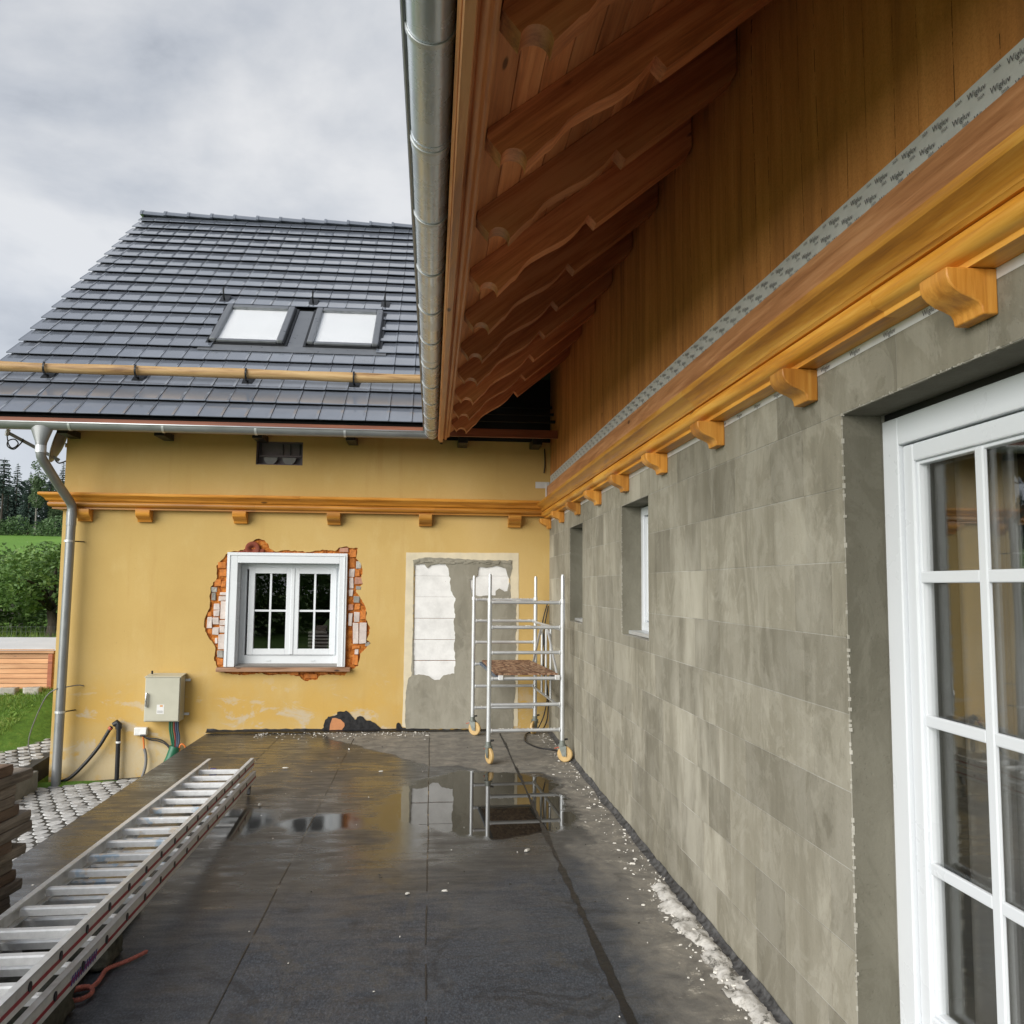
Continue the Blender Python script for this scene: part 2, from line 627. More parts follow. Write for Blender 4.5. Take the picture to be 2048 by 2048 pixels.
def make_grey(name, lo, mid_, hi, joint=False):
    t = T(name)
    p = t.pos()
    x, y, z = t.xyz()
    off = t.m_('MULTIPLY', t.rand(), 53.0)
    po = t.vadd(p, t.comb(off, off, off))
    a1 = t.m_('ADD', t.m_('MULTIPLY', t.noise(t.mp(po, (1, 1, .7)), 2.2, 5, .6, .4), .45), t.m_('MULTIPLY', t.noise(t.mp(p, (1, 1, .6)), 1.9, 6, .65, .6), .55))
    a2 = t.noise(t.mp(p, (1, 1, .55)), .75, 5, .6, .6)
    st = t.noise(t.mp(p, (1, 1, .12)), 11, 5, .65)
    fi = t.noise(p, 75, 4, .7)
    f = t.m_('ADD', t.m_('MULTIPLY', a1, .68), t.m_('MULTIPLY', st, .32))
    c = t.ramp(f, [(.32, lo), (.5, mid_), (.68, hi)])
    sm = t.noise(t.mp(p, (1, 1, .8)), 4.5, 7, .72, 1.2)
    c = t.mix(t.ss(sm, .50, .56, 0, .35), c, hi)
    c = t.mix(t.ss(t.noise(t.mp(p, (1, 1, .5), (3, 1, 8)), 1.7, 6, .7, .8), .52, .58, 0, .30), c, tuple(min(1, q * 1.25) for q in hi) + (1,))
    c = t.mix(t.ss(fi, .55, .75, 0, .22), c, lo)
    pale = t.m_('MULTIPLY', t.ss(a2, .48, .66), t.ss(t.noise(t.mp(po, (1, 1, .35)), 3.0, 4, .6), .38, .62))
    c = t.mix(t.m_('MULTIPLY', pale, .7), c, tuple(min(1, q * 1.38 + .01) for q in hi) + (1,))
    rv = t.ss(t.rand(), 0, 1, .87, 1.11)
    c = t.mix(1.0, c, t.comb(rv, rv, rv), 'MULTIPLY')
    # trowel scratches and pits
    c = t.mix(t.m_('MULTIPLY', t.ss(t.vor(po, 9), .012, .03, 1, 0), .6), c, (.12, .115, .10, 1))
    h = t.m_('ADD', t.m_('ADD', t.m_('MULTIPLY', fi, .6), t.m_('MULTIPLY', sm, .9)), t.m_('MULTIPLY', st, .6))
    h = t.m_('SUBTRACT', h, t.m_('MULTIPLY', t.ss(t.vor(p, 55), .08, .22, 1, 0), .35))
    MT[name] = t.pr(c, .9, 0, t.bump(h, .55, .005), .25)


def make_fibre():
    t = T('fibreboard')
    p = t.pos()
    x, y, z = t.xyz()
    st = t.noise(t.mp(p, (1, 1, .10)), 9, 6, .65)
    bl = t.noise(t.mp(p, (1, 1, .5)), 1.3, 4, .6)
    fi = t.noise(p, 140, 3, .7)
    c = t.ramp(t.m_('ADD', t.m_('MULTIPLY', st, .7), t.m_('MULTIPLY', bl, .3)), [(.34, (.30, .125, .038)), (.5, (.50, .215, .060)), (.66, (.64, .295, .088))])
    c = t.mix(t.ss(fi, .4, .7, 0, .3), c, (.22, .09, .022, 1))
    # dark drip runs: thin vertical broken lines
    g = t.m_('FRACT', t.m_('ADD', t.m_('MULTIPLY', y, 6.5), t.m_('MULTIPLY', t.noise(t.comb(y, 0.0, t.m_('MULTIPLY', z, .05)), 2.2, 3, .7), 2.6)))
    ln = t.ss(t.m_('ABSOLUTE', t.m_('SUBTRACT', g, .5)), .006, .020, 1, 0)
    dash = t.ss(t.noise(t.comb(t.m_('MULTIPLY', y, 5), 0.0, t.m_('MULTIPLY', z, 9)), 1.1, 4, .7), .45, .53)
    c = t.mix(t.m_('MULTIPLY', t.m_('MULTIPLY', ln, dash), .85), c, (.03, .014, .006, 1))
    MT['fibreboard'] = t.pr(c, .85, 0, t.bump(t.m_('ADD', fi, st), .3, .004), .25)


def make_tile():
    t = T('roof_tile_glaze')
    p = t.pos()
    n = t.noise(p, 3.2, 4, .6)
    c = t.ramp(n, [(.3, (.135, .150, .180)), (.7, (.160, .177, .210))])
    rv = t.ss(t.rand(), 0, 1, .93, 1.07)
    c = t.mix(1.0, c, t.comb(rv, rv, rv), 'MULTIPLY')
    rr = t.ss(t.noise(p, 4, 3, .5), .3, .7, .12, .20)
    MT['roof_tile_glaze'] = t.pr(c, rr, 0, t.bump(t.noise(p, 3.0, 2, .4), .05, .01), .6, .8, .05)


def make_glass():
    t = T('glass')
    lw = t.N('ShaderNodeLayerWeight')
    lw.inputs[0].default_value = .5
    fr = t.m_('ADD', t.m_('MULTIPLY', t.m_('POWER', lw.outputs['Facing'], 4.0), .9), .055)
    gl = t.N('ShaderNodeBsdfGlossy')
    gl.inputs['Roughness'].default_value = .004
    gl.inputs['Color'].default_value = (.95, .97, .96, 1)
    nb = t.bump(t.noise(t.pos(), 1.6, 2, .5), .03, .02)
    t.S(gl.inputs['Normal'], nb)
    tr = t.N('ShaderNodeBsdfTransparent')
    tr.inputs[0].default_value = (.97, .97, .97, 1)
    mx = t.N('ShaderNodeMixShader')
    t.S(mx.inputs[0], fr)
    t.S(mx.inputs[1], tr.outputs[0])
    t.S(mx.inputs[2], gl.outputs[0])
    t.t.links.new(mx.outputs[0], t.out.inputs[0])
    MT['glass'] = t.m


def make_leaf(name, cols, trans=.25, rough=.6):
    t = T(name)
    n = t.noise(t.pos(), 2.3, 3, .6)
    n2 = t.noise(t.pos(), 40, 1, .5)
    f = t.m_('ADD', t.m_('MULTIPLY', n, .5), t.m_('MULTIPLY', n2, .5))
    c = t.ramp(f, [(.32, cols[0]), (.5, cols[1]), (.68, cols[2])])
    rv = t.ss(t.rand(), 0, 1, .8, 1.2)
    c = t.mix(1.0, c, t.comb(rv, rv, rv), 'MULTIPLY')
    b = t.N('ShaderNodeBsdfPrincipled')
    t.S(b.inputs['Base Color'], c)
    b.inputs['Roughness'].default_value = rough
    tl = t.N('ShaderNodeBsdfTranslucent')
    t.S(tl.inputs[0], c)
    mx = t.N('ShaderNodeMixShader')
    mx.inputs[0].default_value = trans
    t.S(mx.inputs[1], b.outputs[0])
    t.S(mx.inputs[2], tl.outputs[0])
    t.t.links.new(mx.outputs[0], t.out.inputs[0])
    MT[name] = t.m


def make_ground():
    t = T('ground_grass')
    p = t.pos()
    x, y, z = t.xyz()
    n = t.noise(p, .9, 6, .65)
    n2 = t.noise(p, 14, 5, .7)
    c = t.ramp(t.m_('ADD', t.m_('MULTIPLY', n, .4), t.m_('MULTIPLY', n2, .6)), [(.3, (.055, .11, .018)), (.5, (.10, .20, .03)), (.7, (.19, .25, .05))])
    mead = t.ramp(t.noise(t.mp(p, (1, .3, 1)), .12, 5, .6), [(.35, (.11, .235, .035)), (.65, (.16, .30, .05))])
    c = t.mix(t.ss(y, 40, 75), c, mead)
    hay = t.m_('MULTIPLY', t.ss(y, 45, 55), t.ss(t.m_('ADD', y, t.m_('MULTIPLY', n, 12)), 66, 74, 1, 0))
    c = t.mix(t.m_('MULTIPLY', hay, .8), c, (.30, .23, .09, 1))
    MT['ground_grass'] = t.pr(c, .9, 0, t.bump(n2, .6, .03), .2)


def make_alu():
    t = T('aluminium')
    p = t.pos()
    n = t.noise(p, 24, 5, .65)
    c = t.ramp(n, [(.3, (.66, .67, .67)), (.7, (.80, .81, .81))])
    dirt = t.ss(t.noise(p, 5, 5, .7), .52, .7, 0, .35)
    c = t.mix(dirt, c, (.30, .29, .26, 1))
    MT['aluminium'] = t.pr(c, t.ss(n, .3, .7, .34, .55), .45, t.bump(n, .08, .002), .5)
    t = T('ladder_rung')
    x, y, z = t.xyz()
    n = t.noise(p_ := t.pos(), 30, 5, .65)
    c = t.ramp(n, [(.3, (.70, .71, .71)), (.7, (.86, .87, .87))])
    paint = t.m_('MULTIPLY', t.ss(t.noise(p_, 9, 4, .6), .50, .60), t.m_('MULTIPLY', t.ss(y, 4.0, 4.4), t.ss(y, 5.6, 6.0, 1, 0)))
    pc = t.ramp(t.noise(t.mp(p_, (1, 1, 1), (5, 5, 5)), 12, 2), [(.46, (.30, .46, .62)), (.54, (.62, .50, .36))])
    c = t.mix(t.m_('MULTIPLY', paint, .7), c, pc)
    MT['ladder_rung'] = t.pr(c, .45, .3, t.bump(n, .1, .002), .5)


def make_galv(name, base, rough, metal=.85):
    t = T(name)
    p = t.pos()
    n = t.noise(p, 6, 5, .6)
    n2 = t.noise(p, 40, 3, .6)
    c = t.ramp(n, [(.3, tuple(x * .92 for x in base)), (.7, tuple(min(1, x * 1.06) for x in base))])
    c = t.mix(t.ss(n2, .55, .75, 0, .06), c, tuple(x * .7 for x in base) + (1,))
    MT[name] = t.pr(c, t.ss(n, .3, .7, rough - .07, rough + .1), metal, None, .5)


def make_osb():
    t = T('plywood')
    p = t.pos()
    v = t.vor(t.mp(p, (1, .35, 1), (0, 0, 0), (0, 0, .5)), 42, out='Color')
    n = t.noise(p, 8, 4, .6)
    c = t.ramp(t.m_('ADD', t.m_('MULTIPLY', t.xyz(v)[0], .6), t.m_('MULTIPLY', n, .4)), [(.2, (.10, .048, .028)), (.5, (.24, .13, .075)), (.8, (.40, .27, .17))])
    MT['plywood'] = t.pr(c, .75, 0, t.bump(n, .3, .004), .3)


def make_rubble():
    t = T('orange_rubble')
    p = t.pos()
    n = t.noise(p, 17, 6, .7, .6)
    c = t.ramp(n, [(.28, (.05, .022, .012)), (.42, (.30, .085, .018)), (.55, (.50, .17, .03)), (.70, (.62, .30, .10)), (.80, (.60, .50, .40))])
    MT['orange_rubble'] = t.pr(c, .95, 0, t.bump(n, 1.0, .02), .2)


def make_white_block():
    t = T('white_block')
    p = t.pos()
    n = t.noise(p, 6, 5, .65)
    c = t.ramp(n, [(.3, (.62, .62, .61)), (.6, (.76, .76, .75))])
    c = t.mix(t.m_('MULTIPLY', t.ss(t.vor(p, 11), .02, .05, 1, 0), .8), c, (.22, .21, .19, 1))
    MT['white_block'] = t.pr(c, .9, 0, t.bump(t.noise(p, 60, 4, .7), .3, .004), .25)


def make_stone(name, lo, hi):
    t = T(name)
    p = t.pos()
    n = t.noise(p, 5, 4, .6)
    g = t.noise(p, 130, 2, .7)
    c = t.ramp(n, [(.3, lo), (.7, hi)])
    c = t.mix(t.ss(g, .55, .7, 0, .6), c, (.10, .10, .10, 1))
    rv = t.ss(t.rand(), 0, 1, .75, 1.2)
    c = t.mix(1.0, c, t.comb(rv, rv, rv), 'MULTIPLY')
    MT[name] = t.pr(c, .75, 0, t.bump(t.m_('ADD', n, g), .5, .006), .4)


def make_mortar_lump():
    t = T('white_mortar')
    p = t.pos()
    n = t.noise(p, 16, 6, .7)
    c = t.ramp(t.noise(p, 11, 8, .75, .4), [(.34, (.06, .06, .058)), (.41, (.22, .21, .185)), (.47, (.50, .485, .45)), (.75, (.68, .67, .64))])
    MT['white_mortar'] = t.pr(c, .85, 0, t.bump(n, .6, .008), .3)


make_yellow()
make_bitumen()
make_grey('grey_block', (.145, .133, .098), (.232, .215, .165), (.33, .312, .255))
make_grey('grey_joint', (.22, .205, .165), (.33, .315, .265), (.45, .435, .385))
make_grey('shaded_render', (.105, .098, .072), (.135, .127, .096), (.175, .166, .130))  # darker render tone, shade of the reveals put into the colour
make_grey('grey_render', (.17, .16, .125), (.235, .22, .175), (.30, .285, .235))
make_fibre()
make_tile()
make_glass()
make_ground()
make_alu()
make_osb()
make_rubble()
make_white_block()
make_mortar_lump()
make_galv('zinc', (.60, .645, .70), .27, .45)
make_galv('zinc_dull', (.27, .28, .285), .42, .55)
make_galv('galvanised', (.60, .62, .63), .42, .6)
make_stone('granite', (.36, .36, .35), (.52, .52, .51))
make_stone('kerb_stone', (.20, .19, .16), (.34, .33, .29))
make_stone('grey_rubble_stone', (.26, .25, .22), (.42, .40, .36))
make_leaf('leaf_apple', ((.035, .080, .018), (.095, .185, .040), (.22, .31, .08)))
make_leaf('leaf_shrub', ((.04, .085, .04), (.09, .16, .06), (.15, .23, .09)))
make_leaf('leaf_conifer', ((.018, .036, .030), (.036, .066, .050), (.065, .105, .070)), .1, .8)
make_leaf('leaf_birch', ((.05, .085, .04), (.10, .155, .07), (.16, .22, .11)))
make_leaf('grass_blade', ((.08, .15, .020), (.16, .28, .045), (.34, .36, .10)), .3)
wood('rafter_wood', (.32, .105, .040), (.52, .195, .075), (.64, .28, .12), 'X', .55, tilt=.669)
wood('soffit_wood', (.40, .150, .055), (.60, .245, .095), (.70, .33, .14), 'Y', .55)
wood('fascia_wood', (.40, .145, .05), (.58, .24, .085), (.68, .33, .14), 'Y', .45)
wood('beam_wood', (.22, .065, .030), (.33, .105, .050), (.42, .15, .075), 'X', .55)
wood('honey_wood_y', (.44, .170, .018), (.66, .290, .030), (.77, .40, .065), 'Y', .45, .05)
wood('honey_wood_x', (.38, .145, .016), (.54, .22, .024), (.64, .30, .045), 'X', .4, .1)
wood('honey_end', (.40, .145, .018), (.56, .23, .030), (.68, .32, .055), 'Z', .45, .05, knots=False)
wood('red_board', (.30, .125, .045), (.44, .20, .080), (.54, .27, .12), 'Y', .6)
wood('sill_wood', (.11, .05, .025), (.22, .115, .06), (.34, .20, .12), 'X', .7)
wood('larch', (.42, .20, .095), (.56, .30, .15), (.64, .37, .20), 'X', .6)
wood('log_wood', (.22, .11, .04), (.50, .30, .12), (.62, .42, .19), 'X', .55)
wood('old_plank', (.085, .070, .052), (.185, .150, .115), (.31, .265, .21), 'Y', .85, bump=.5)
wood('brown_plank', (.085, .052, .032), (.165, .105, .066), (.25, .17, .11), 'Y', .8, bump=.4)
wood('bark', (.03, .024, .018), (.07, .055, .042), (.13, .105, .085), 'Z', .9, knots=False, bump=.7)
wood('grey_wood', (.10, .09, .08), (.19, .175, .155), (.28, .26, .24), 'X', .85)
plain('white_upvc', (.68, .71, .735), .32, 0, .015, 2, .0, .5)
plain('cream_paint', (.62, .55, .40), .85, 0, .10, 7, .25)
plain('tar', (.012, .012, .013), .42, 0, .4, 22, .5)
plain('tar_dirty', (.055, .055, .055), .7, 0, .95, 26, .6)
plain('clay', (.50, .22, .095), .9, 0, .18, 14, .4)
plain('terracotta', (.20, .045, .022), .85, 0, .3, 22, .4)
plain('pale_brick', (.56, .49, .45), .9, 0, .16, 20, .5)
plain('orange_brick', (.50, .17, .035), .92, 0, .3, 24, .6)
plain('pink_brick', (.42, .22, .15), .92, 0, .2, 22, .5)
plain('dark_metal', (.018, .019, .021), .4, .3, .2, 20, .1)
plain('skylight_clad', (.22, .23, .245), .35, .6, .1, 12, .05)
plain('unlit_dark', (.012, .013, .013), .9, 0, .2, 3, .05)  # near-black; shade of rooms, eaves and tile gaps put into the colour
plain('vent_panel', (.12, .10, .11), .6, 0, .2, 14, .2)
plain('vent_disc', (.20, .20, .20), .6, 0, .15, 10, .2)
plain('cabinet', (.47, .46, .37), .45, 0, .04, 6, .04)
plain('black_plastic', (.013, .013, .014), .45, 0, .2, 20, .1)
plain('white_plastic', (.70, .70, .68), .4, 0, .06, 14, .05)
plain('green_plastic', (.010, .115, .055), .4, 0, .12, 10, .05)
plain('orange_cable', (.62, .17, .03), .45, 0, .1, 10, .05)
plain('red_cable', (.16, .02, .02), .45, 0, .1, 10, .05)
plain('blue_cable', (.045, .07, .11), .45, 0, .1, 10, .05)
plain('grey_cable', (.17, .165, .16), .5, 0, .1, 10, .05)
plain('silver', (.6, .6, .6), .3, .9, .1, 10, .05)
plain('tape_grey', (.56, .57, .555), .5, 0, .06, 12, .1)
plain('tape_white', (.66, .67, .66), .5, 0, .06, 12, .1)
plain('print_ink', (.085, .090, .10), .6, 0, .1, 12, 0)
plain('rope_red', (.36, .115, .09), .9, 0, .25, 60, .4)
plain('rail_red', (.28, .020, .030), .5, 0, .15, 14, .05)
plain('blue_print', (.055, .040, .24), .5, 0, .2, 20, .05)
plain('caster_cream', (.50, .34, .14), .5, 0, .15, 20, .15)
plain('caster_steel', (.20, .22, .20), .5, .4, .2, 20, .15)
plain('brake_red', (.36, .07, .03), .5, 0, .15, 16, .1)
plain('moss_concrete', (.060, .060, .048), .95, 0, .6, 30, 1.0)
plain('curtain', (.16, .16, .145), .9, 0, .06, 6, .05)
plain('blind_white', (.86, .87, .88), .6, 0, .02, 3, 0)
plain('white_sheet', (.62, .64, .67), .6, 0, .05, 3, .1)
plain('dish_grey', (.30, .30, .31), .5, .2, .08, 8, .05)
plain('sticker_orange', (.62, .30, .10), .6, 0, .1, 10, 0)
plain('soil', (.045, .042, .034), .95, 0, .4, 12, .8)
plain('chip_white', (.62, .60, .55), .9, 0, .3, 40, .5)
plain('concrete_slab', (.26, .25, .23), .9, 0, .15, 8, .4)
plain('wire_grey', (.10, .11, .11), .5, .4, .1, 10, 0)
# ------------------------------------------------------------------ terrain
def interp(x, tab):
    if x <= tab[0][0]:
        return tab[0][1]
    for (a0, b0), (a1, b1) in zip(tab, tab[1:]):
        if x <= a1:
            f = (x - a0) / (a1 - a0)
            return b0 + (b1 - b0) * f
    return tab[-1][1]


YT = [(-80, -1.0), (0, -.62), (8.5, -.52), (9.7, -.40), (12.0, .24), (14, .32), (20, .38), (40, 1.1), (60, 2.0), (80, 3.4), (150, 9.7), (200, 13.5), (320, 20)]


def ground_z(x, y):
    z = interp(y, YT)
    if x > -4.95:
        k = min(1, (x + 4.95) / .7)
        zl = -.60 if y < 9.6 else max(-.60, -.50 + (y - 9.6) * .10)
        if x < -4.1 or y < 9.9:
            z = z * (1 - k) + min(z, zl) * k
        elif y < 20:
            z = -.7
    return z


def axis(parts):
    out = [parts[0][0]]
    for (a0, st, b0) in parts:
        n = max(1, int(round((b0 - a0) / st)))
        out += [a0 + (b0 - a0) * (i + 1) / n for i in range(n)]
    return out


gx = axis([(-400, 20, -40), (-40, 3, -12), (-12, .25, -2), (-2, 2, 12), (12, 12, 120), (120, 40, 400)])
gy = axis([(-200, 20, -30), (-30, 4, 4), (4, .25, 15), (15, 1.5, 40), (40, 6, 330), (330, 40, 600)])
g = MB()
for yy in gy:
    for xx in gx:
        g.v.append((xx, yy, ground_z(xx, yy) + .03 * noise.noise((xx * .8, yy * .8, 0))))
nx = len(gx)
for j in range(len(gy) - 1):
    for i in range(nx - 1):
        g.f.append((j * nx + i, j * nx + i + 1, (j + 1) * nx + i + 1, (j + 1) * nx + i))
tag(g.build('ground', 'ground_grass', smooth=True), kind='structure')

# sett-paved paths
pathA = MB().hexa([(-4.35, 3.0, -.62), (-2.46, 3.0, -.62), (-2.46, 9.86, -.62), (-4.35, 9.86, -.62),
                   (-4.35, 3.0, -.555), (-2.46, 3.0, -.425), (-2.46, 9.86, -.425), (-4.35, 9.86, -.555)]).build('sett_path', 'soil')
tag(pathA, kind='structure')
pathB = MB().hexa([(-5.0, 6.0, -.9), (-4.22, 6.0, -.9), (-4.22, 14, -.9), (-5.0, 14, -.9),
                   (-5.0, 6.0, -.60), (-4.22, 6.0, -.60), (-4.22, 14, .0), (-5.0, 14, .0)]).build('side_path', 'soil')
tag(pathB, kind='structure')


def sett_mesh(seed):
    rnd = random.Random(seed)
    n = 8
    ring = []
    for k in range(n):
        a_ = 2 * math.pi * (k + .5 + rnd.uniform(-.15, .15)) / n
        cx_, sx_ = math.cos(a_), math.sin(a_)
        r_ = .060 / (abs(cx_) ** 5 + abs(sx_) ** 5) ** .2 * rnd.uniform(.93, 1.04)
        ring.append((cx_ * r_ * 1.06, sx_ * r_ * .97))
    b = MB()
    vs = [(x, y, -.05) for x, y in ring] + [(x, y, .006) for x, y in ring] + [(x * .90, y * .90, .017 + rnd.uniform(-.004, .003)) for x, y in ring] + [(0, 0, .019)]
    fs = []
    for k in range(n):
        k2 = (k + 1) % n
        fs += [(k, k2, n + k2, n + k), (n + k, n + k2, 2 * n + k2, 2 * n + k), (2 * n + k, 2 * n + k2, 3 * n)]
    b.add(vs, fs)
    me = b.mesh('sett')
    me.materials.append(MT['granite'])
    return me


SETTS = [sett_mesh(i) for i in range(9)]
rest = {0: MB(), 1: MB()}
cand = []
for row in range(46):
    for k in range(16):
        x = -4.30 + k * .136 + random.uniform(-.010, .010) + (.065 if row % 2 else 0)
        y = 3.6 + row * .136 + random.uniform(-.008, .008) + .05 * math.sin(x * 2.1)
        if x > -2.50 or y > 9.80:
            continue
        cand.append((0, x, y, -.566 + (x + 4.35) / 1.89 * .13))
for row in range(54):
    for k in range(6):
        x = -4.93 + k * .134 + random.uniform(-.010, .010) + (.06 if row % 2 else 0)
        y = 6.4 + row * .136 + random.uniform(-.008, .008)
        if x > -4.27 or y > 13.8:
            continue
        cand.append((1, x, y, -.611 + (y - 6) / 8 * .60))


def shown(c):
    w_, x, y, z = c
    if w_ == 0:
        lim = -2.45 * (1.642 - z) / 1.642 - .05      # seen past the terrace edge
        return 2.6 if (x < lim and y > 6.0) else 0
    return 2.0 if 8.8 < y < 12 else 0


cand.sort(key=lambda c: -shown(c))
for i, (w_, x, y, z) in enumerate(cand):
    me = SETTS[random.randrange(9)]
    rz = random.choice((0, 1.571, 3.142, 4.712)) + random.uniform(-.12, .12)
    s_ = random.uniform(1.0, 1.09)
    tilt = (random.uniform(-.05, .05), random.uniform(-.05, .05), rz)
    par = pathB if w_ else pathA
    if shown((w_, x, y, z)) > 0 and rest.setdefault(('n', w_), 0) < 280:
        rest[('n', w_)] += 1
        link('sett', me, par, (x, y, z), tilt, (s_, s_, 1))
    else:
        M_ = Matrix.Translation((x, y, z)) @ Matrix.Rotation(rz, 4, 'Z') @ Matrix.Scale(s_, 4)
        rest[w_].add([M_ @ v.co for v in me.vertices], [tuple(p.vertices) for p in me.polygons])
tag(rest[0].build('setts', 'granite', pathA), kind='stuff')
tag(rest[1].build('setts', 'granite', pathB), kind='stuff')
for i in range(7):                                     # kerb stones between the two paths
    y0 = 5.9 + i * .53
    z0 = -.60 + (y0 + .25 - 6) / 8 * .60 + .015
    MB().box(-4.235, y0, -.8, -4.10, y0 + .51, z0).build('kerb_stone', 'kerb_stone', pathB, bevel=.012)

# ------------------------------------------------------------------ terrace
ter = MB().box(-2.43, -6, -.75, A + .02, D + .05, -.014).build('terrace', 'concrete_slab')
tag(ter, kind='structure')
xs = [-2.46, -1.62, -.81, 0.0, .79, A - .002]
for i in range(5):
    b = MB()
    x0 = xs[i]
    x1 = xs[i + 1] + (.07 if i < 4 else 0)
    ny = 120
    zt = -.008 + .002 * i
    for j in range(ny + 1):
        y = -5.9 + (D + 5.88) * j / ny
        wig = .006 * noise.noise((i * 7, y * 1.3, 0))
        xa = x0 + (wig if i else 0)
        for (xx, zz) in ((xa, -.0135), (xa, zt - .0015 if i else -.02), (xa + .006, zt), (x1, zt), (x1, -.0135)):
            b.v.append((xx, y, zz))
    for j in range(ny):
        for k in range(4):
            b.f.append((j * 5 + k, j * 5 + k + 1, (j + 1) * 5 + k + 1, (j + 1) * 5 + k))
    b.build('membrane_sheet', 'bitumen', ter)
# black bitumen bled out along each lap
for i in (1, 2, 3, 4):
    b = MB()
    wd = .024 if i == 4 else .0032
    ny = 420
    zt = [-.008 + .002 * q for q in range(5)]
    for j in range(ny + 1):
        y = -1 + (D + .8) * j / ny
        nn = noise.noise((i * 11.3, y * 2.2, 2)) + .6 * noise.noise((i * 5.3, y * 9, 7))
        r_ = max(.0015, wd * (.5 + nn * .75)) if i < 4 else max(.004, wd * (.9 + nn * .9) * (1 if y < 6.2 else .35))
        l_ = .002 if i < 4 else max(.002, .6 * wd * (.5 + nn))
        x = xs[i] + .006 * noise.noise((i * 7, y * 1.3, 0))
        b.v += [(x - r_, y, zt[i - 1] + .0022), (x + .003, y, zt[i] + .0018), (x + .003 + l_, y, zt[i] + .0022)]
    for j in range(ny):
        if i < 4 and noise.noise((i * 3.3, j * .11, 9)) < -.12:
            continue
        for k in range(2):
            b.f.append((j * 3 + k, j * 3 + k + 1, (j + 1) * 3 + k + 1, (j + 1) * 3 + k))
    b.build('bitumen_bleed', 'tar', ter)
# turned-up membrane and mortar droppings along the grey wall
b = MB()
ny = 500
for j in range(ny + 1):
    y = -1 + (D + .95) * j / ny
    nn = noise.noise((0, y * 3, 1)) + .5 * noise.noise((3, y * 11, 1))
    hgt = .032 + .016 * nn
    wd = .042 + .02 * noise.noise((9, y * 2.5, 4))
    b.v += [(A - wd, y, .0035), (A - wd * .45, y, .012 + .006 * nn), (A - .010, y, hgt * .75), (A - .004, y, hgt)]
for j in range(ny):
    for k in range(3):
        b.f.append((j * 4 + k, j * 4 + k + 1, (j + 1) * 4 + k + 1, (j + 1) * 4 + k))
b.build('membrane_upturn', 'tar_dirty', ter, smooth=True)
b = MB()
ny, nk = 620, 12
for j in range(ny + 1):
    y = 1.2 + 8.3 * j / ny
    heavy = 1.0 if y < 4.75 else .22
    dens = heavy * (.55 + .8 * noise.noise((1, y * .9, 5)))
    for k in range(nk + 1):
        s_ = k / nk
        x = A - .004 - .20 * (1 - s_) * (.8 + .5 * noise.noise((4, y * 1.7, 3)))
        hh = math.sin(math.pi * min(1, s_ * 1.05)) * .042 * dens
        hh += .024 * heavy * noise.noise((x * 12, y * 8, 0)) + .022 * heavy * abs(noise.noise((x * 30, y * 26, 7))) + .010 * noise.noise((x * 80, y * 80, 4)) - .003
        b.v.append((x, y, hh - .010))
for j in range(ny):
    for k in range(nk):
        o_ = j * (nk + 1) + k
        b.f.append((o_, o_ + 1, o_ + nk + 2, o_ + nk + 1))
tag(b.build('mortar_droppings', 'white_mortar', ter, smooth=True), kind='stuff')

# ------------------------------------------------------------------ grey house
gh = thing('grey_house', 'long grey rendered block house with carved timber eaves on the right', 'house', (A + .3, 4, 0))
OPEN = [(1.03, .20, 2.712, 2.232), (7.67, 1.308, 8.389, 2.233), (5.297, 1.306, 6.064, 2.233)]
WY0, WY1, WZ1 = -3.0, D + .02, 2.47
rects = [(WY0, -.3, WY1, WZ1)]
for h_ in OPEN:
    rects = subtract(rects, h_)
b = MB()
for (y0, z0, y1, z1) in rects:
    b.box(A + .0012, y0, z0, A + .30, y1, z1)
gwall = b.build('wall', 'grey_joint', gh)
z = 2.233 - .25 * 9
rowi = 0
blocks = []
while z < WZ1 - .01:
    z1 = min(z + .25, WZ1)
    y = WY0 - random.uniform(0, .5)
    while y < WY1:
        L_ = random.choice((.60, .50, .42, .38, .34, .30, .26)) if y > .6 else 1.2
        blocks.append((max(y, WY0), max(z, -.02), min(y + L_, WY1), z1))
        y += L_
    z += .25
    rowi += 1
for bl in blocks:
    rr = [bl]
    for h_ in OPEN:
        rr = subtract(rr, h_)
    for (y0, z0, y1, z1) in rr:
        if y1 - y0 < .03 or z1 - z0 < .03:
            continue
        pr_ = random.uniform(0, .0008)
        g_ = random.uniform(.0010, .0030)
        bb = MB().box(0, -(y1 - y0) / 2 + g_, -(z1 - z0) / 2 + g_, .0013 + pr_, (y1 - y0) / 2 - g_, (z1 - z0) / 2 - g_)
        bb.build('block', 'grey_block', gwall, at=(A - pr_, (y0 + y1) / 2, (z0 + z1) / 2))
# ragged corner beads of skim round the openings
for (y0, z0, y1, z1) in OPEN:
    b = MB()
    for (pa, pb) in (((y1, z0), (y1, z1)), ((y0, z1), (y1, z1))):
        n = 150
        L_ = math.hypot(pb[0] - pa[0], pb[1] - pa[1])
        for i in range(n):
            if random.random() < .55 + .5 * noise.noise((i * .21, y0 * 3, pa[1])):
                continue
            f_ = (i + random.random()) / n
            yy, zz = pa[0] + (pb[0] - pa[0]) * f_, pa[1] + (pb[1] - pa[1]) * f_
            s_ = random.uniform(.0008, .0040) * random.choice((1, 1, 1, 2))
            l_ = random.uniform(.3, 1.3) * L_ / n * .5
            if pa[0] == pb[0]:
                b.box(A - .0022, yy - s_, zz - l_, A + .006, yy + .0012, zz + l_)
            else:
                b.box(A - .0022, yy - l_, zz - .0012, A + .006, yy + l_, zz + s_)
    tag(b.build('skim_edge', 'grey_joint', gwall), kind='stuff')

# upper wall of wood-fibre boards
MB().box(A + .004, WY0, 2.47, A + .26, D + .015, 4.36).build('upper_wall', 'fibreboard', gh)


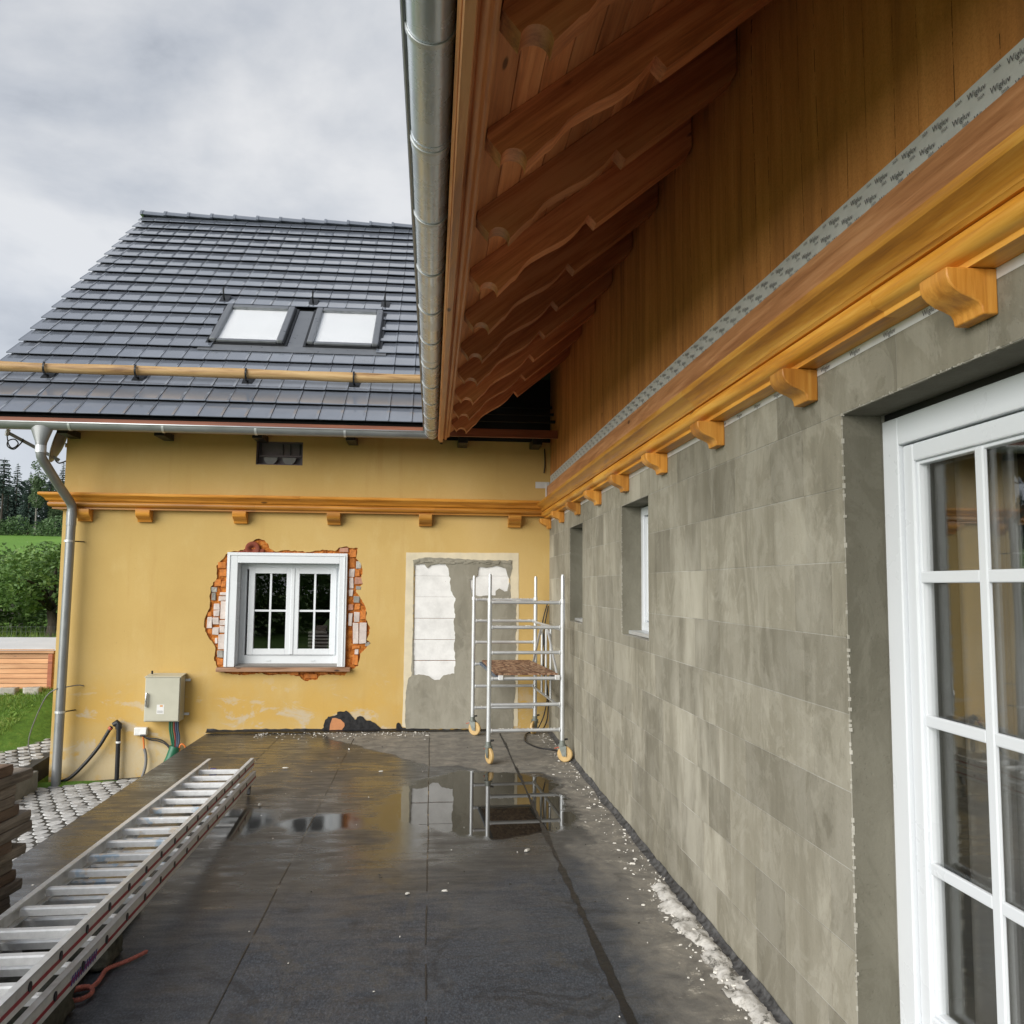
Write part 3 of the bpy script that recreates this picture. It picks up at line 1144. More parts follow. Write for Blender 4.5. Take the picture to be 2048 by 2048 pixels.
# cornice
def sweep_y(profile, y0, y1, x_of, name, m, bevel=0, parent=gh):
    """profile of (projection, z) swept along y on the grey wall"""
    A_ = [(x_of - p, y0, z_) for p, z_ in profile]
    B_ = [(x_of - p, y1, z_) for p, z_ in profile]
    return smooth_by_angle(MB().prism(A_, B_).build(name, m, parent), 30)


def arc(cx, cz, r_, a0, a1, n):
    return [(cx + r_ * math.cos(R(a0 + (a1 - a0) * i / n)), cz + r_ * math.sin(R(a0 + (a1 - a0) * i / n))) for i in range(n + 1)]


def crown(dz):
    return [(0, 2.556 + dz), (.100, 2.556 + dz), (.105, 2.566 + dz)] + [(.108 + .052 * (i / 7) ** 1.7, 2.568 + dz + .045 * i / 7) for i in range(8)] + [(.165, 2.622 + dz), (.165, 2.64 + dz), (.155, 2.646 + dz), (0, 2.646 + dz)]


def bed(dz):
    return [(0, 2.468 + dz), (.072, 2.468 + dz), (.072, 2.484 + dz), (.080, 2.488 + dz)] + arc(.078, 2.521 + dz, .033, -75, 72, 8) + [(.082, 2.5535 + dz), (0, 2.5535 + dz)]


joints = [-3.0, 4.0, D - .03]
for y0, y1 in zip(joints, joints[1:]):
    sweep_y(crown(-.035), y0, y1 - .0015, A, 'crown_moulding', 'honey_wood_y')
joints = [-3.0, 2.3, 6.6, D - .03]
for y0, y1 in zip(joints, joints[1:]):
    sweep_y(bed(-.035), y0, y1 - .0015, A, 'bed_moulding', 'honey_wood_y')
MB().box(A - .032, -3, 2.614, A + .002, D - .01, 2.826).build('cornice_board', 'red_board', gh, bevel=.003)
BRK = [(0, 2.316), (.040, 2.316), (.043, 2.334), (.050, 2.346), (.070, 2.356), (.092, 2.364), (.112, 2.377), (.126, 2.392), (.132, 2.410), (.132, 2.4315), (0, 2.4315)]
for k in range(-3, 9):
    y0 = 1.9032 + .9766 * k
    if y0 > D - .1:
        continue
    A_ = [(A - p, y0, z_) for p, z_ in BRK]
    B_ = [(A - p, y0 + .118, z_) for p, z_ in BRK]
    o = MB().prism(A_, B_).build('corbel', 'honey_end', gh, bevel=.004)
    smooth_by_angle(o, 42)
# printed sealing tape above and below the cornice
for (y0, z0, y1, z1) in OPEN:                           # reveals lined in a darker tone, their shade painted in
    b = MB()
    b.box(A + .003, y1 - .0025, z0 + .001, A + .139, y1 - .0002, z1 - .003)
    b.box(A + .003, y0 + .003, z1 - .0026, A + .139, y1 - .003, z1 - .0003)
    b.build('reveal_shade', 'shaded_render', gwall)
tp = MB()
n = 260
for i in range(n + 1):
    y = -3 + (D + 2.97) * i / n
    zt = 2.944 + .004 * noise.noise((0, y * 2, 0))
    tp.v += [(A + .001, y, 2.832), (A + .0005 - .001 * noise.noise((y * 5, 0, 0)), y, 2.888), (A + .001, y, zt)]
for i in range(n):
    for k in range(2):
        tp.f.append((i * 3 + k, (i + 1) * 3 + k, (i + 1) * 3 + k + 1, i * 3 + k + 1))
MB().box(A - .020, -3, 2.8265, A + .003, D - .01, 2.831).build('shadow_gap', 'black_plastic', gh)  # black strip, the shade of the gap given as colour
tape = tp.build('sealing_tape', 'tape_grey', gh)
lv, lf = word("Wigluv", .026)
sv, sf = word("SIGA", .013)
let = MB()
for rrow in range(3):
    y = D - .15 - rrow * .065
    while y > -.5:
        z0 = 2.840 + rrow * .036
        let.add([(A - .0022, y - vx, z0 + vy - .10 * vx) for vx, vy, _ in lv], lf)
        let.add([(A - .0022, y - .106 - vx, z0 + .012 + vy) for vx, vy, _ in sv], sf)
        y -= .155
tag(let.build('lettering', 'print_ink', tape, fix=False), kind='stuff')
tape2 = MB().box(A - .0015, -3, 2.405, A + .004, D - .02, 2.4325).build('white_tape', 'tape_white', gh)
y = 3.9
lv2, lf2 = word("Wigluv", .024)
while y > .5:
    MB().add([(A - .003, y - vx, 2.411 + vy) for vx, vy, _ in lv2], lf2).build('printed_word', 'print_ink', tape2, fix=False)
    y -= .21

# eaves: rafters, soffit boards, fascia, gutter, roof
SL = .790
th = math.atan(SL)


def sofz(x):
    return 3.302 + (x - .178) * SL


RP = [(.178, 3.302), (.172, 3.269), (.226, 3.199)]
RP += [(.2725 + .0475 * math.cos(R(180 - i * 18)), 3.186 + .045 * math.sin(R(180 - i * 18))) for i in range(11)]
RP += [(.321, 3.182), (.396, 3.263), (.420, 3.281), (.450, 3.324), (.470, 3.350), (.500, 3.376), (.533, 3.398), (.575, 3.425), (.617, 3.449), (.660, 3.474), (.694, 3.499), (.722, 3.524), (.745, 3.548), (.775, 3.585), (.801, 3.622), (.843, 3.576)]
xe = A - .002
RP += [(1.330, 3.975), (1.352, 3.998), (xe, 4.03), (xe, sofz(xe) - .002)]
RP[0] = (.178, 3.300)
for k in range(-5, 9):
    y0 = 2.94 + .685 * k
    A_ = [(x, y0, z_) for x, z_ in RP]
    B_ = [(x, y0 + .098, z_) for x, z_ in RP]
    o = MB().prism(A_, B_).build('rafter', 'rafter_wood', gh, bevel=.003)
    smooth_by_angle(o, 30)
# last rafter against the yellow house is plain
nb = 13
x0s = .055
for i in range(nb):
    xa = x0s + (A + .02 - x0s) * i / nb
    xb = x0s + (A + .02 - x0s) * (i + 1) / nb - .004
    up_ = Vector((-SL, 0, 1)).normalized() * .020
    p = []
    for (x, y) in ((xa, -3), (xb, -3), (xb, 9.12), (xa, 9.12)):
        p.append(Vector((x, y, sofz(x))))
    MB().hexa(p + [q + up_ for q in p]).build('soffit_board', 'soffit_wood', gh, bevel=.003)
FP = [(.058, 3.405), (.058, 3.196), (.063, 3.190), (.094, 3.190), (.098, 3.196), (.099, 3.228), (.106, 3.226)] + [(.122 + .016 * math.cos(R(200 + i * 20)), 3.232 + .016 * math.sin(R(200 + i * 20))) for i in range(8)] + [(.142, 3.240), (.148, 3.246), (.158, 3.246), (.167, 3.254), (.169, 3.285), (.150, 3.30), (.11, 3.34), (.09, 3.405)]
smooth_by_angle(MB().prism([(x, -3, z_) for x, z_ in FP], [(x, 9.10, z_) for x, z_ in FP]).build('fascia', 'fascia_wood', gh), 30)
# roof covering (plan shape ends at the valley)
rb = MB()
pl_ = [(-.118, -4), (7.2, -4), (7.2, 9.1 + 7.2), (-.118, 9.02)]
rb.hexa([(x, y, sofz(x) + .235) for x, y in pl_] + [(x, y, sofz(x) + .285) for x, y in pl_])
rb.build('roof', 'roof_tile_glaze', gh)
MB().hexa([(x, y, sofz(x) + .03) for x, y in ((.09, -3.9), (6.8, -3.9), (6.8, 15.5), (.09, 9.0))] + [(x, y, sofz(x) + .23) for x, y in ((.09, -3.9), (6.8, -3.9), (6.8, 15.5), (.09, 9.0))]).build('roof_deck', 'unlit_dark', gh)


def half_round(name, a_, b_, r_, m, parent, thick=.0035, a0=180, a1=360, seg=20):
    """half-round channel from a to b (axis points, horizontal), open side up"""
    a_, b_ = Vector(a_), Vector(b_)
    d = (b_ - a_).normalized()
    sd = d.cross(Vector((0, 0, 1)))
    vs, fs = [], []
    for P in (a_, b_):
        for rr in (r_, r_ - thick):
            for i in range(seg + 1):
                q = R(a0 + (a1 - a0) * i / seg)
                vs.append(P + sd * math.cos(q) * rr + Vector((0, 0, math.sin(q) * rr)))
    n = seg + 1
    for i in range(seg):
        fs += [(i, i + 1, 2 * n + i + 1, 2 * n + i), (n + i, 3 * n + i, 3 * n + i + 1, n + i + 1), (i, n + i, n + i + 1, i + 1), (2 * n + i, 2 * n + i + 1, 3 * n + i + 1, 3 * n + i)]
    fs += [(0, 2 * n, 3 * n, n), (seg, n + seg, 3 * n + seg, 2 * n + seg)]
    return smooth_by_angle(MB().add(vs, fs).build(name, m, parent), 40)


GX, GZ, GR = -.030, 3.300, .072
gut = half_round('gutter', (GX, -3, GZ), (GX, 9.16, GZ), GR, 'zinc', gh)
MB().tube([(GX - GR - .006, -3, GZ + .002), (GX - GR - .006, 9.10, GZ + .002)], .0085, 10).build('gutter_bead', 'zinc_dull', gut, smooth=True)
for k in range(-4, 11):
    y = 2.386 + .626 * k
    half_round('gutter_strap', (GX, y - .011, GZ), (GX, y + .011, GZ), GR + .005, 'galvanised', gut, .004)
for y in (3.02, 6.02):
    half_round('gutter_sleeve', (GX, y - .05, GZ), (GX, y + .05, GZ), GR + .0022, 'zinc', gut, .002)
b = MB()
n = 20
b.add([(GX + GR * math.cos(R(180 + 180 * i / n)), 9.158, GZ + GR * math.sin(R(180 + 180 * i / n))) for i in range(n + 1)], [tuple(range(n + 1))])
b.build('gutter_end', 'zinc', gut)


# windows in the grey wall
def white_frame(parent, x, y0, z0, y1, z1, wd, depth, name='window_frame', m='white_upvc', bevel=.004):
    """rectangular ring in the YZ plane facing -x, front at x"""
    b = MB()
    b.box(x, y0, z0, x + depth, y0 + wd, z1)
    b.box(x, y1 - wd, z0, x + depth, y1, z1)
    b.box(x, y0 + wd, z1 - wd, x + depth, y1 - wd, z1)
    b.box(x, y0 + wd, z0, x + depth, y1 - wd, z0 + wd)
    return b.build(name, m, parent, bevel=bevel)


for (y0, z0, y1, z1) in OPEN[1:]:
    x = A + .145
    fr = white_frame(gh, x, y0 + .004, z0 + .03, y1 - .004, z1 - .012, .062, .07, 'window')
    white_frame(fr, x + .012, y0 + .076, z0 + .102, y1 - .076, z1 - .084, .055, .05, 'sash')
    MB().box(x + .03, y0 + .12, z0 + .14, x + .034, y1 - .12, z1 - .12).build('pane', 'glass', fr)
    MB().box(x + .016, (y0 + y1) / 2 - .012, z0 + .15, x + .029, (y0 + y1) / 2 + .012, z1 - .13).build('muntin', 'white_upvc', fr)
    MB().box(x + .015, y0 + .13, 1.80, x + .0275, y1 - .13, 1.824).build('muntin', 'white_upvc', fr)
    MB().box(A + .05, y0 + .002, z0 + .004, x + .01, y1 - .002, z0 + .030).build('sill_rail', 'galvanised', fr, bevel=.003)
    MB().box(A + .30, y0 - .3, z0 - .3, A + 1.2, y1 + .3, z1 + .2).build('room', 'unlit_dark', fr)  # closed box, its black face paints the unlit room

# glazed terrace door
DX = A + .140
y0, y1, z0, z1 = 1.034, 2.708, .215, 2.206
dr = white_frame(gh, DX, y0, z0, y1, z1, .092, .085, 'terrace_door')
MB().box(DX + .01, y0, 2.206, DX + .06, y1, 2.230).build('seal_gap', 'black_plastic', dr)
MB().box(DX + .02, 2.708, .2, DX + .06, 2.7115, 2.206).build('seal_gap', 'black_plastic', dr)
for (la, lb) in ((1.8685, 2.612), (1.130, 1.8585)):
    sa = white_frame(dr, DX + .014, la, .300, lb, 2.110, .058, .06, 'sash', bevel=.006)
    white_frame(dr, DX + .026, la + .058, .358, lb - .058, 2.052, .012, .03, 'glazing_bead', bevel=.003)
    MB().box(DX + .040, la + .055, .355, DX + .044, lb - .055, 2.055).build('pane', 'glass', dr)
    MB().box(DX + .066, la + .055, .355, DX + .070, lb - .055, 2.055).build('pane', 'glass', dr)
    mid_ = (la + lb) / 2
    MB().box(DX + .022, mid_ - .018, .362, DX + .038, mid_ + .018, 2.048).build('muntin', 'white_upvc', dr, bevel=.004)
    for zz in (1.682, 1.238, .794):
        MB().box(DX + .0235, la + .064, zz - .018, DX + .0375, mid_ - .0185, zz + .018).build('muntin', 'white_upvc', dr, bevel=.004)
        MB().box(DX + .0235, mid_ + .0185, zz - .018, DX + .0375, lb - .064, zz + .018).build('muntin', 'white_upvc', dr, bevel=.004)
MB().box(A + .01, y0, .195, DX + .02, y1, .222).build('threshold', 'galvanised', dr, bevel=.003)
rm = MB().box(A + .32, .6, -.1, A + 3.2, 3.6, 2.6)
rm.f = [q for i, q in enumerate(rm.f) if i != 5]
rm.build('room', 'unlit_dark', dr)
# curtain behind the door
b = MB()
nn_ = 150
for i in range(nn_ + 1):
    y = 1.05 + 1.62 * i / nn_
    x = A + .385 + .028 * math.sin(y * 62 + 1.5 * math.sin(y * 9)) + .012 * math.sin(y * 23)
    b.v += [(x, y, .12), (x + .004, y, 1.2), (x, y, 2.22)]
for i in range(nn_):
    if 2.02 < 1.05 + 1.62 * i / nn_ < 2.36 or 1.3 < 1.05 + 1.62 * i / nn_ < 1.75:
        continue
    for k in range(2):
        b.f.append((i * 3 + k, (i + 1) * 3 + k, (i + 1) * 3 + k + 1, i * 3 + k + 1))
tag(b.build('curtain', 'curtain', smooth=True), 'pale curtain hanging inside behind the white terrace door', 'curtain')
# ------------------------------------------------------------------ yellow house
yh = thing('yellow_house', 'yellow plastered house with dark tiled roof and timber cornice facing the terrace', 'house', (-1.4, 14.5, -.6))
YX0, YX1 = -4.11, 6.0
WIN = (-2.19, .715, -1.035, 1.895)
VENT = (-2.03, 3.012, -1.503, 3.284)
rects = [(YX0 + .004, -1.0, A + .25, 3.95)]
for h_ in (WIN, VENT):
    rects = subtract(rects, h_)
b = MB()
for (x0, z0, x1, z1) in rects:
    b.box(x0, D + .030, z0, x1, D + .40, z1)
b.box(YX0 + .004, D + .40, -1.0, YX0 + .40, 19.2, 3.95)
b.box(YX0 + .004, 18.8, -1.0, YX1, 19.2, 3.95)
ymas = b.build('masonry', 'orange_rubble', yh)
HOLE = [(-2.326,1.981),(-2.242,2.017),(-2.185,2.012),(-2.094,2.054),(-2.071,2.031),(-2.039,2.102),(-2.017,2.144),(-1.96,2.162),(-1.902,2.145),(-1.86,2.104),(-1.847,2.057),(-1.783,2.017),(-1.656,2.036),(-1.54,2.026),(-1.4,2.016),(-1.227,2.042),(-1.109,2.031),(-1.064,2.073),(-0.994,2.086),(-0.923,2.069),(-0.853,2.07),(-0.857,2.01),(-0.867,1.951),(-0.813,1.892),(-0.793,1.798),(-0.803,1.726),(-0.784,1.656),(-0.864,1.572),(-0.816,1.514),(-0.755,1.408),(-0.73,1.326),(-0.74,1.255),(-0.715,1.197),(-0.691,1.15),(-0.706,1.08),(-0.728,1.021),(-0.681,0.986),(-0.732,0.928),(-0.795,0.869),(-0.799,0.811),(-0.815,0.73),(-0.889,0.695),(-0.969,0.62),(-1.131,0.632),(-1.234,0.626),(-1.267,0.58),(-1.405,0.563),(-1.463,0.615),(-1.601,0.638),(-1.704,0.638),(-1.806,0.627),(-1.875,0.65),(-1.988,0.638),(-2.079,0.627),(-2.215,0.639),(-2.328,0.662),(-2.37,0.708),(-2.388,0.748),(-2.413,0.822),(-2.4,0.925),(-2.443,1.006),(-2.496,1.074),(-2.535,1.189),(-2.516,1.293),(-2.481,1.398),(-2.485,1.525),(-2.472,1.618),(-2.413,1.712),(-2.424,1.851),(-2.375,1.91)]
MORTAR = [(-0.212,1.94),(-0.055,1.971),(0.059,1.965),(0.318,1.961),(0.52,1.948),(0.934,1.946),(0.935,1.852),(0.906,1.75),(0.919,1.506),(0.989,1.463),(0.978,1.291),(0.994,1.176),(0.974,1.062),(0.993,0.948),(0.968,0.749),(0.979,0.466),(0.966,0.269),(0.957,0.016),(-0.264,0.025),(-0.275,0.191),(-0.274,0.358),(-0.263,0.497),(-0.244,0.595),(-0.213,0.616),(-0.215,0.749),(-0.205,1.172),(-0.206,1.597),(-0.207,1.811)]
rag_hole = rag(HOLE, .008, .022)
outer = [(YX0, -1.0), (A + .02, -1.0), (A + .02, 3.95), (YX0, 3.95)]
vent_loop = [(VENT[0], VENT[1]), (VENT[2], VENT[1]), (VENT[2], VENT[3]), (VENT[0], VENT[3])]
inset = []
mc = (sum(p[0] for p in MORTAR) / len(MORTAR), sum(p[1] for p in MORTAR) / len(MORTAR))
for p in MORTAR:
    inset.append((p[0] + (.012 if p[0] < mc[0] else -.012), max(-.05, p[1] + (.012 if p[1] < mc[1] else -.012))))
plaster = flat('plaster', [outer, rag_hole, vent_loop, inset], D, .030, 'yellow_plaster', yh)
b = MB().box(YX0 - .003, D + .002, -1.0, YX0 + .03, 19.23, 3.95)
b.prism([(YX0 - .003, D + .06, 3.95), (YX0 - .003, 19.0, 3.95), (YX0 - .003, 14.55, 7.55)], [(YX0 + .3, D + .06, 3.95), (YX0 + .3, 19.0, 3.95), (YX0 + .3, 14.55, 7.55)])
b.build('side_plaster', 'yellow_plaster', yh)

# broken-out masonry round the window: rubble bed and single bricks
b = MB()
x0, x1, z0, z1 = -2.66, -.74, .50, 2.14
nxg, nzg = 130, 110
for j in range(nzg + 1):
    for i in range(nxg + 1):
        x, z_ = x0 + (x1 - x0) * i / nxg, z0 + (z1 - z0) * j / nzg
        h_ = noise.noise((x * 21, z_ * 21, 1)) * .012 + noise.noise((x * 55, z_ * 55, 3)) * .007
        b.v.append((x, D + .020 - h_, z_))
for j in range(nzg):
    for i in range(nxg):
        xm, zm = x0 + (x1 - x0) * (i + .5) / nxg, z0 + (z1 - z0) * (j + .5) / nzg
        if WIN[0] < xm < WIN[2] and WIN[1] < zm < WIN[3]:
            continue
        o_ = j * (nxg + 1) + i
        b.f.append((o_, o_ + 1, o_ + nxg + 2, o_ + nxg + 1))
b.build('rubble_bed', 'orange_rubble', ymas, smooth=True)
BRICKS = [(-2.374,1.517,-2.305,1.55,0),(-2.392,1.456,-2.309,1.509,0),(-2.362,1.248,-2.307,1.451,0),(-2.439,1.357,-2.374,1.421,0),(-2.437,1.282,-2.373,1.35,0),(-2.445,1.196,-2.376,1.271,0),(-2.505,1.149,-2.451,1.276,0),(-2.37,1.179,-2.305,1.242,0),(-2.44,1.075,-2.375,1.156,0),(-2.362,1.098,-2.308,1.173,0),(-2.372,0.914,-2.31,1.081,0),(-2.413,0.983,-2.381,1.04,0),(-2.475,1.548,-2.407,1.607,2),(-2.466,1.456,-2.418,1.543,2),(-2.406,1.817,-2.323,1.888,1),(-2.386,1.735,-2.314,1.806,1),(-2.438,1.618,-2.367,1.695,1),(-2.364,1.607,-2.31,1.678,1),(-2.504,1.282,-2.453,1.328,1),(-2.486,1.086,-2.446,1.138,1),(-0.946,1.737,-0.882,1.826,0),(-0.941,1.601,-0.891,1.726,0),(-0.878,1.655,-0.786,1.732,3),(-0.939,1.519,-0.894,1.59,0),(-0.884,1.443,-0.816,1.514,2),(-0.941,1.36,-0.884,1.425,3),(-0.942,1.178,-0.895,1.325,0),(-0.873,1.226,-0.812,1.337,0),(-0.885,0.98,-0.82,1.214,0),(-0.807,0.98,-0.73,1.22,0),(-0.858,0.858,-0.816,0.916,0),(-0.744,0.949,-0.689,0.998,2),(-0.87,1.832,-0.811,1.916,2),(-0.874,1.743,-0.823,1.821,1),(-0.871,1.36,-0.808,1.425,1),(-0.804,1.255,-0.742,1.349,1),(-0.889,0.922,-0.803,0.957,1),(-0.879,0.741,-0.818,0.846,1),(-1.057,2.02,-0.958,2.069,3),(-0.944,1.962,-0.87,2.046,1),(-0.941,1.843,-0.879,1.951,1),(-0.865,1.596,-0.807,1.632,2),(-2.374,0.822,-2.315,0.902,2),(-2.374,0.742,-2.309,0.811,1),(-1.417,0.592,-1.269,0.638,1),(-1.807,0.636,-1.705,0.655,1),(-1.601,0.626,-1.476,0.661,1),(-1.246,0.632,-1.154,0.66,1)]
bm_ = ['pale_brick', 'orange_brick', 'grey_rubble_stone', 'pink_brick']
for (xa, za, xb, zb, k) in BRICKS:
    j = lambda s_: random.uniform(-s_, s_)
    q = .006
    p0 = D + random.uniform(-.004, .010)
    b = MB().hexa([(xa + j(q), p0 + j(q), za + j(q)), (xb + j(q), p0 + j(q), za + j(q)), (xb, D + .035, za), (xa, D + .035, za),
                   (xa + j(q), p0 + j(q), zb + j(q)), (xb + j(q), p0 + j(q), zb + j(q)), (xb, D + .035, zb), (xa, D + .035, zb)])
    b.build('brick', bm_[k], ymas, bevel=.005)
# round clay pipe end above the window
b = MB()
cx, cz, n = -2.030, 2.045, 20
ring = [(.075, D + .02), (.085, D - .006), (.070, D - .014), (.050, D - .008), (.030, D + .0), (.024, D + .018)]
for rr, yy in ring:
    for i in range(n):
        q = 2 * math.pi * i / n
        b.v.append((cx + rr * math.cos(q), yy, cz + rr * math.sin(q)))
for k in range(len(ring) - 1):
    for i in range(n):
        i2 = (i + 1) % n
        b.f.append((k * n + i, k * n + i2, (k + 1) * n + i2, (k + 1) * n + i))
b.f.append(tuple(range((len(ring) - 1) * n, len(ring) * n)))
b.build('clay_pipe', 'terracotta', ymas, smooth=True)
for (xa, za, xb, zb) in ((-2.14, 2.0, -2.10, 2.04), (-1.96, 1.998, -1.90, 2.045), (-2.20, 1.99, -2.13, 2.02), (-1.88, 1.99, -1.78, 2.015)):
    MB().box(xa, D - .004, za, xb, D + .03, zb).build('brick', 'terracotta', ymas, bevel=.012)

# white window
b = MB()
cx0, cx1, cz0, cz1, cw = -2.300, -.962, .722, 2.003, .118
yf = D - .032
b.box(cx0, yf, cz0, cx0 + cw, D + .03, cz1)
b.box(cx1 - cw + .03, yf, cz0, cx1, D + .03, cz1)
b.box(cx0 + cw, yf, cz1 - cw, cx1 - cw + .03, D + .03, cz1)
win = b.build('window', 'white_upvc', yh, bevel=.004)
b = MB()
b.box(cx0 + .022, yf - .008, cz0, cx0 + .034, yf - .001, cz1 - .022)
b.box(cx1 - .034, yf - .008, cz0, cx1 - .022, yf - .001, cz1 - .022)
b.box(cx0 + .034, yf - .008, cz1 - .034, cx1 - .034, yf - .001, cz1 - .022)
b.build('casing_bead', 'white_upvc', win, bevel=.002)
b = MB()        # reveal lining
b.box(WIN[0] + .002, D + .031, WIN[1], WIN[0] + .014, D + .14, WIN[3])
b.box(WIN[2] - .014, D + .031, WIN[1], WIN[2] - .002, D + .14, WIN[3])
b.box(WIN[0] + .014, D + .031, WIN[3] - .014, WIN[2] - .014, D + .14, WIN[3] - .002)
b.build('reveal_lining', 'white_upvc', win)
fy = D + .12


def xz_ring(name, x0, z0, x1, z1, wd, y, depth, m, parent, bevel=.003, wb=None):
    wb = wb or wd
    b = MB()
    b.box(x0, y, z0, x0 + wd, y + depth, z1)
    b.box(x1 - wd, y, z0, x1, y + depth, z1)
    b.box(x0 + wd, y, z1 - wd, x1 - wd, y + depth, z1)
    b.box(x0 + wd, y, z0, x1 - wd, y + depth, z0 + wb)
    return b.build(name, m, parent, bevel=bevel)


xz_ring('window_frame', -2.175, .745, -1.05, 1.88, .065, fy + .012, .07, 'white_upvc', win, wb=.095)
xz_ring('sash', -2.084, .845, -1.592, 1.838, .068, fy - .004, .05, 'white_upvc', win)
xz_ring('sash', -1.584, .845, -1.094, 1.838, .068, fy - .004, .05, 'white_upvc', win)
MB().box(-1.606, fy - .012, .85, -1.568, fy - .003, 1.833).build('centre_strip', 'white_upvc', win, bevel=.003)
for (xa, xb) in ((-2.016, -1.660), (-1.516, -1.162)):
    xm = (xa + xb) / 2
    MB().box(xa - .003, fy + .022, .91, xb + .003, fy + .026, 1.773).build('pane', 'glass', win)
    MB().box(xm - .011, fy + .008, .913, xm + .011, fy + .021, 1.77).build('muntin', 'white_upvc', win)
    MB().box(xa, fy + .009, 1.334, xm - .0115, fy + .020, 1.356).build('muntin', 'white_upvc', win)
    MB().box(xm + .0115, fy + .009, 1.334, xb, fy + .020, 1.356).build('muntin', 'white_upvc', win)
    MB().box(xm - .03, fy + .004, .775, xm + .02, fy + .011, .784).build('drain_cap', 'white_upvc', win)
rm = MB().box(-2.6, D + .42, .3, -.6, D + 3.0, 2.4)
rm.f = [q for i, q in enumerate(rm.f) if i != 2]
rm.build('room', 'unlit_dark', win)
MB().hexa([(-2.17, D - .03, .70), (-1.05, D - .03, .70), (-1.05, fy + .06, .72), (-2.17, fy + .06, .72), (-2.17, D - .03, .728), (-1.05, D - .03, .728), (-1.05, fy + .06, .752), (-2.17, fy + .06, .752)]).build('inner_sill', 'grey_wood', win)
MB().box(-2.372, D - .075, .672, -.898, D + .02, .718).build('sill', 'sill_wood', yh, bevel=.006)
# striped cloth and dark things seen through the right-hand panes
for i in range(6):
    MB().box(-1.47, D + .62, .86 + i * .040, -1.15 - .02 * i, D + .8, .882 + i * .040).build('room_shelf', 'curtain' if i % 2 else 'grey_cable', win)

# bricked-up doorway
for (xa, za, xb, zb) in [(-0.251,1.757,0.318,1.932),(-0.247,1.517,0.321,1.756),(-0.242,1.273,0.324,1.516),(-0.238,1.03,0.328,1.269),(-0.233,0.794,0.331,1.026),(-0.229,0.553,0.334,0.787),(0.378,1.763,0.956,1.924),(0.382,1.502,0.957,1.762)]:
    MB().box(xa, D + .008 + random.uniform(-.001, .001), za, xb, D + .06, zb).build('white_block', 'white_block', ymas, bevel=.003)
coat = flat('render_coat', [rag([(x, max(.001, z_)) for x, z_ in MORTAR], .006, .03), rag([(-0.2,1.89),(-0.083,1.891),(-0.053,1.849),(-0.011,1.885),(0.154,1.901),(0.19,1.844),(0.199,1.758),(0.218,1.73),(0.207,1.686),(0.219,1.615),(0.245,1.544),(0.278,1.501),(0.261,1.401),(0.277,1.316),(0.259,1.23),(0.28,1.06),(0.268,0.947),(0.284,0.805),(0.276,0.643),(0.208,0.636),(0.152,0.623),(0.11,0.573),(0.053,0.569),(-0.018,0.616),(-0.103,0.63),(-0.191,0.63),(-0.201,1.03),(-0.203,1.597)], .006, .022), rag([(0.543,1.869),(0.637,1.86),(0.753,1.882),(0.855,1.858),(0.877,1.779),(0.907,1.707),(0.879,1.591),(0.843,1.584),(0.784,1.62),(0.741,1.59),(0.742,1.54),(0.525,1.531),(0.467,1.56),(0.445,1.631),(0.436,1.717),(0.522,1.761)], .006, .022)], D - .006, .013, 'grey_render', ymas)
b = MB()
for i in range(120):                                # torn upper edge of the coat
    x = random.uniform(-.20, .90)
    z_ = 1.925 + random.uniform(-.022, .012)
    s_ = random.uniform(.006, .022)
    b.box(x - s_ * 1.6, D - .010 - random.uniform(0, .006), z_ - s_ * .5, x + s_ * 1.6, D + .001, z_ + s_ * .5)
tag(b.build('render_crumbs', 'grey_render', ymas, bevel=.003), kind='stuff')
for lp in [[(-0.299,2.025),(1.006,2.034),(1.007,1.947),(-0.212,1.94),(-0.205,1.172),(-0.209,0.623),(-0.243,0.581),(-0.271,0.4),(-0.275,0.163),(-0.264,0.039),(-0.306,0.053),(-0.3,0.47),(-0.3,1.171)],[(0.912,1.946),(1.007,1.947),(1.014,1.176),(1.01,0.607),(1.011,0.044),(0.95,0.044),(0.958,0.283),(0.968,0.749),(0.99,0.948),(0.974,1.062),(0.991,1.176),(0.978,1.291),(0.992,1.463),(0.919,1.506),(0.906,1.75),(0.935,1.852)]]:
    flat('door_surround', [rag([(x, max(.03, z_)) for x, z_ in lp], .002, .06)], D - .003, .0028, 'cream_paint', plaster)

# tar and exposed clay at the foot of the wall
flat('tar_patch', [rag([(x, max(.002, z_)) for x, z_ in [(-1.316,-0.014),(-1.294,0.015),(-1.205,0.029),(-1.183,0.044),(-1.177,0.096),(-1.167,0.133),(-1.135,0.167),(-1.09,0.174),(-1.038,0.188),(-1.035,0.218),(-1.002,0.225),(-0.957,0.221),(-0.938,0.233),(-0.904,0.21),(-0.873,0.172),(-0.838,0.131),(-0.823,0.135),(-0.813,0.161),(-0.783,0.172),(-0.753,0.166),(-0.706,0.119),(-0.661,0.119),(-0.615,0.096),(-0.569,0.055),(-0.531,0.017),(-0.372,0.016),(-0.37,0.083),(-0.351,0.097),(-0.328,0.083),(-0.304,0.038),(-0.296,0.015),(-0.205,0.011),(-0.205,-0.023)]], .005, .02)], D - .006, .0058, 'tar', plaster)
flat('clay_patch', [rag([(-1.116,0.021),(-1.11,0.088),(-1.089,0.148),(-1.06,0.153),(-0.999,0.136),(-0.953,0.095),(-0.949,0.065),(-0.981,0.013),(-1.056,0.004)], .003, .02)], D - .010, .0038, 'clay', plaster)
b = MB()
n = 330
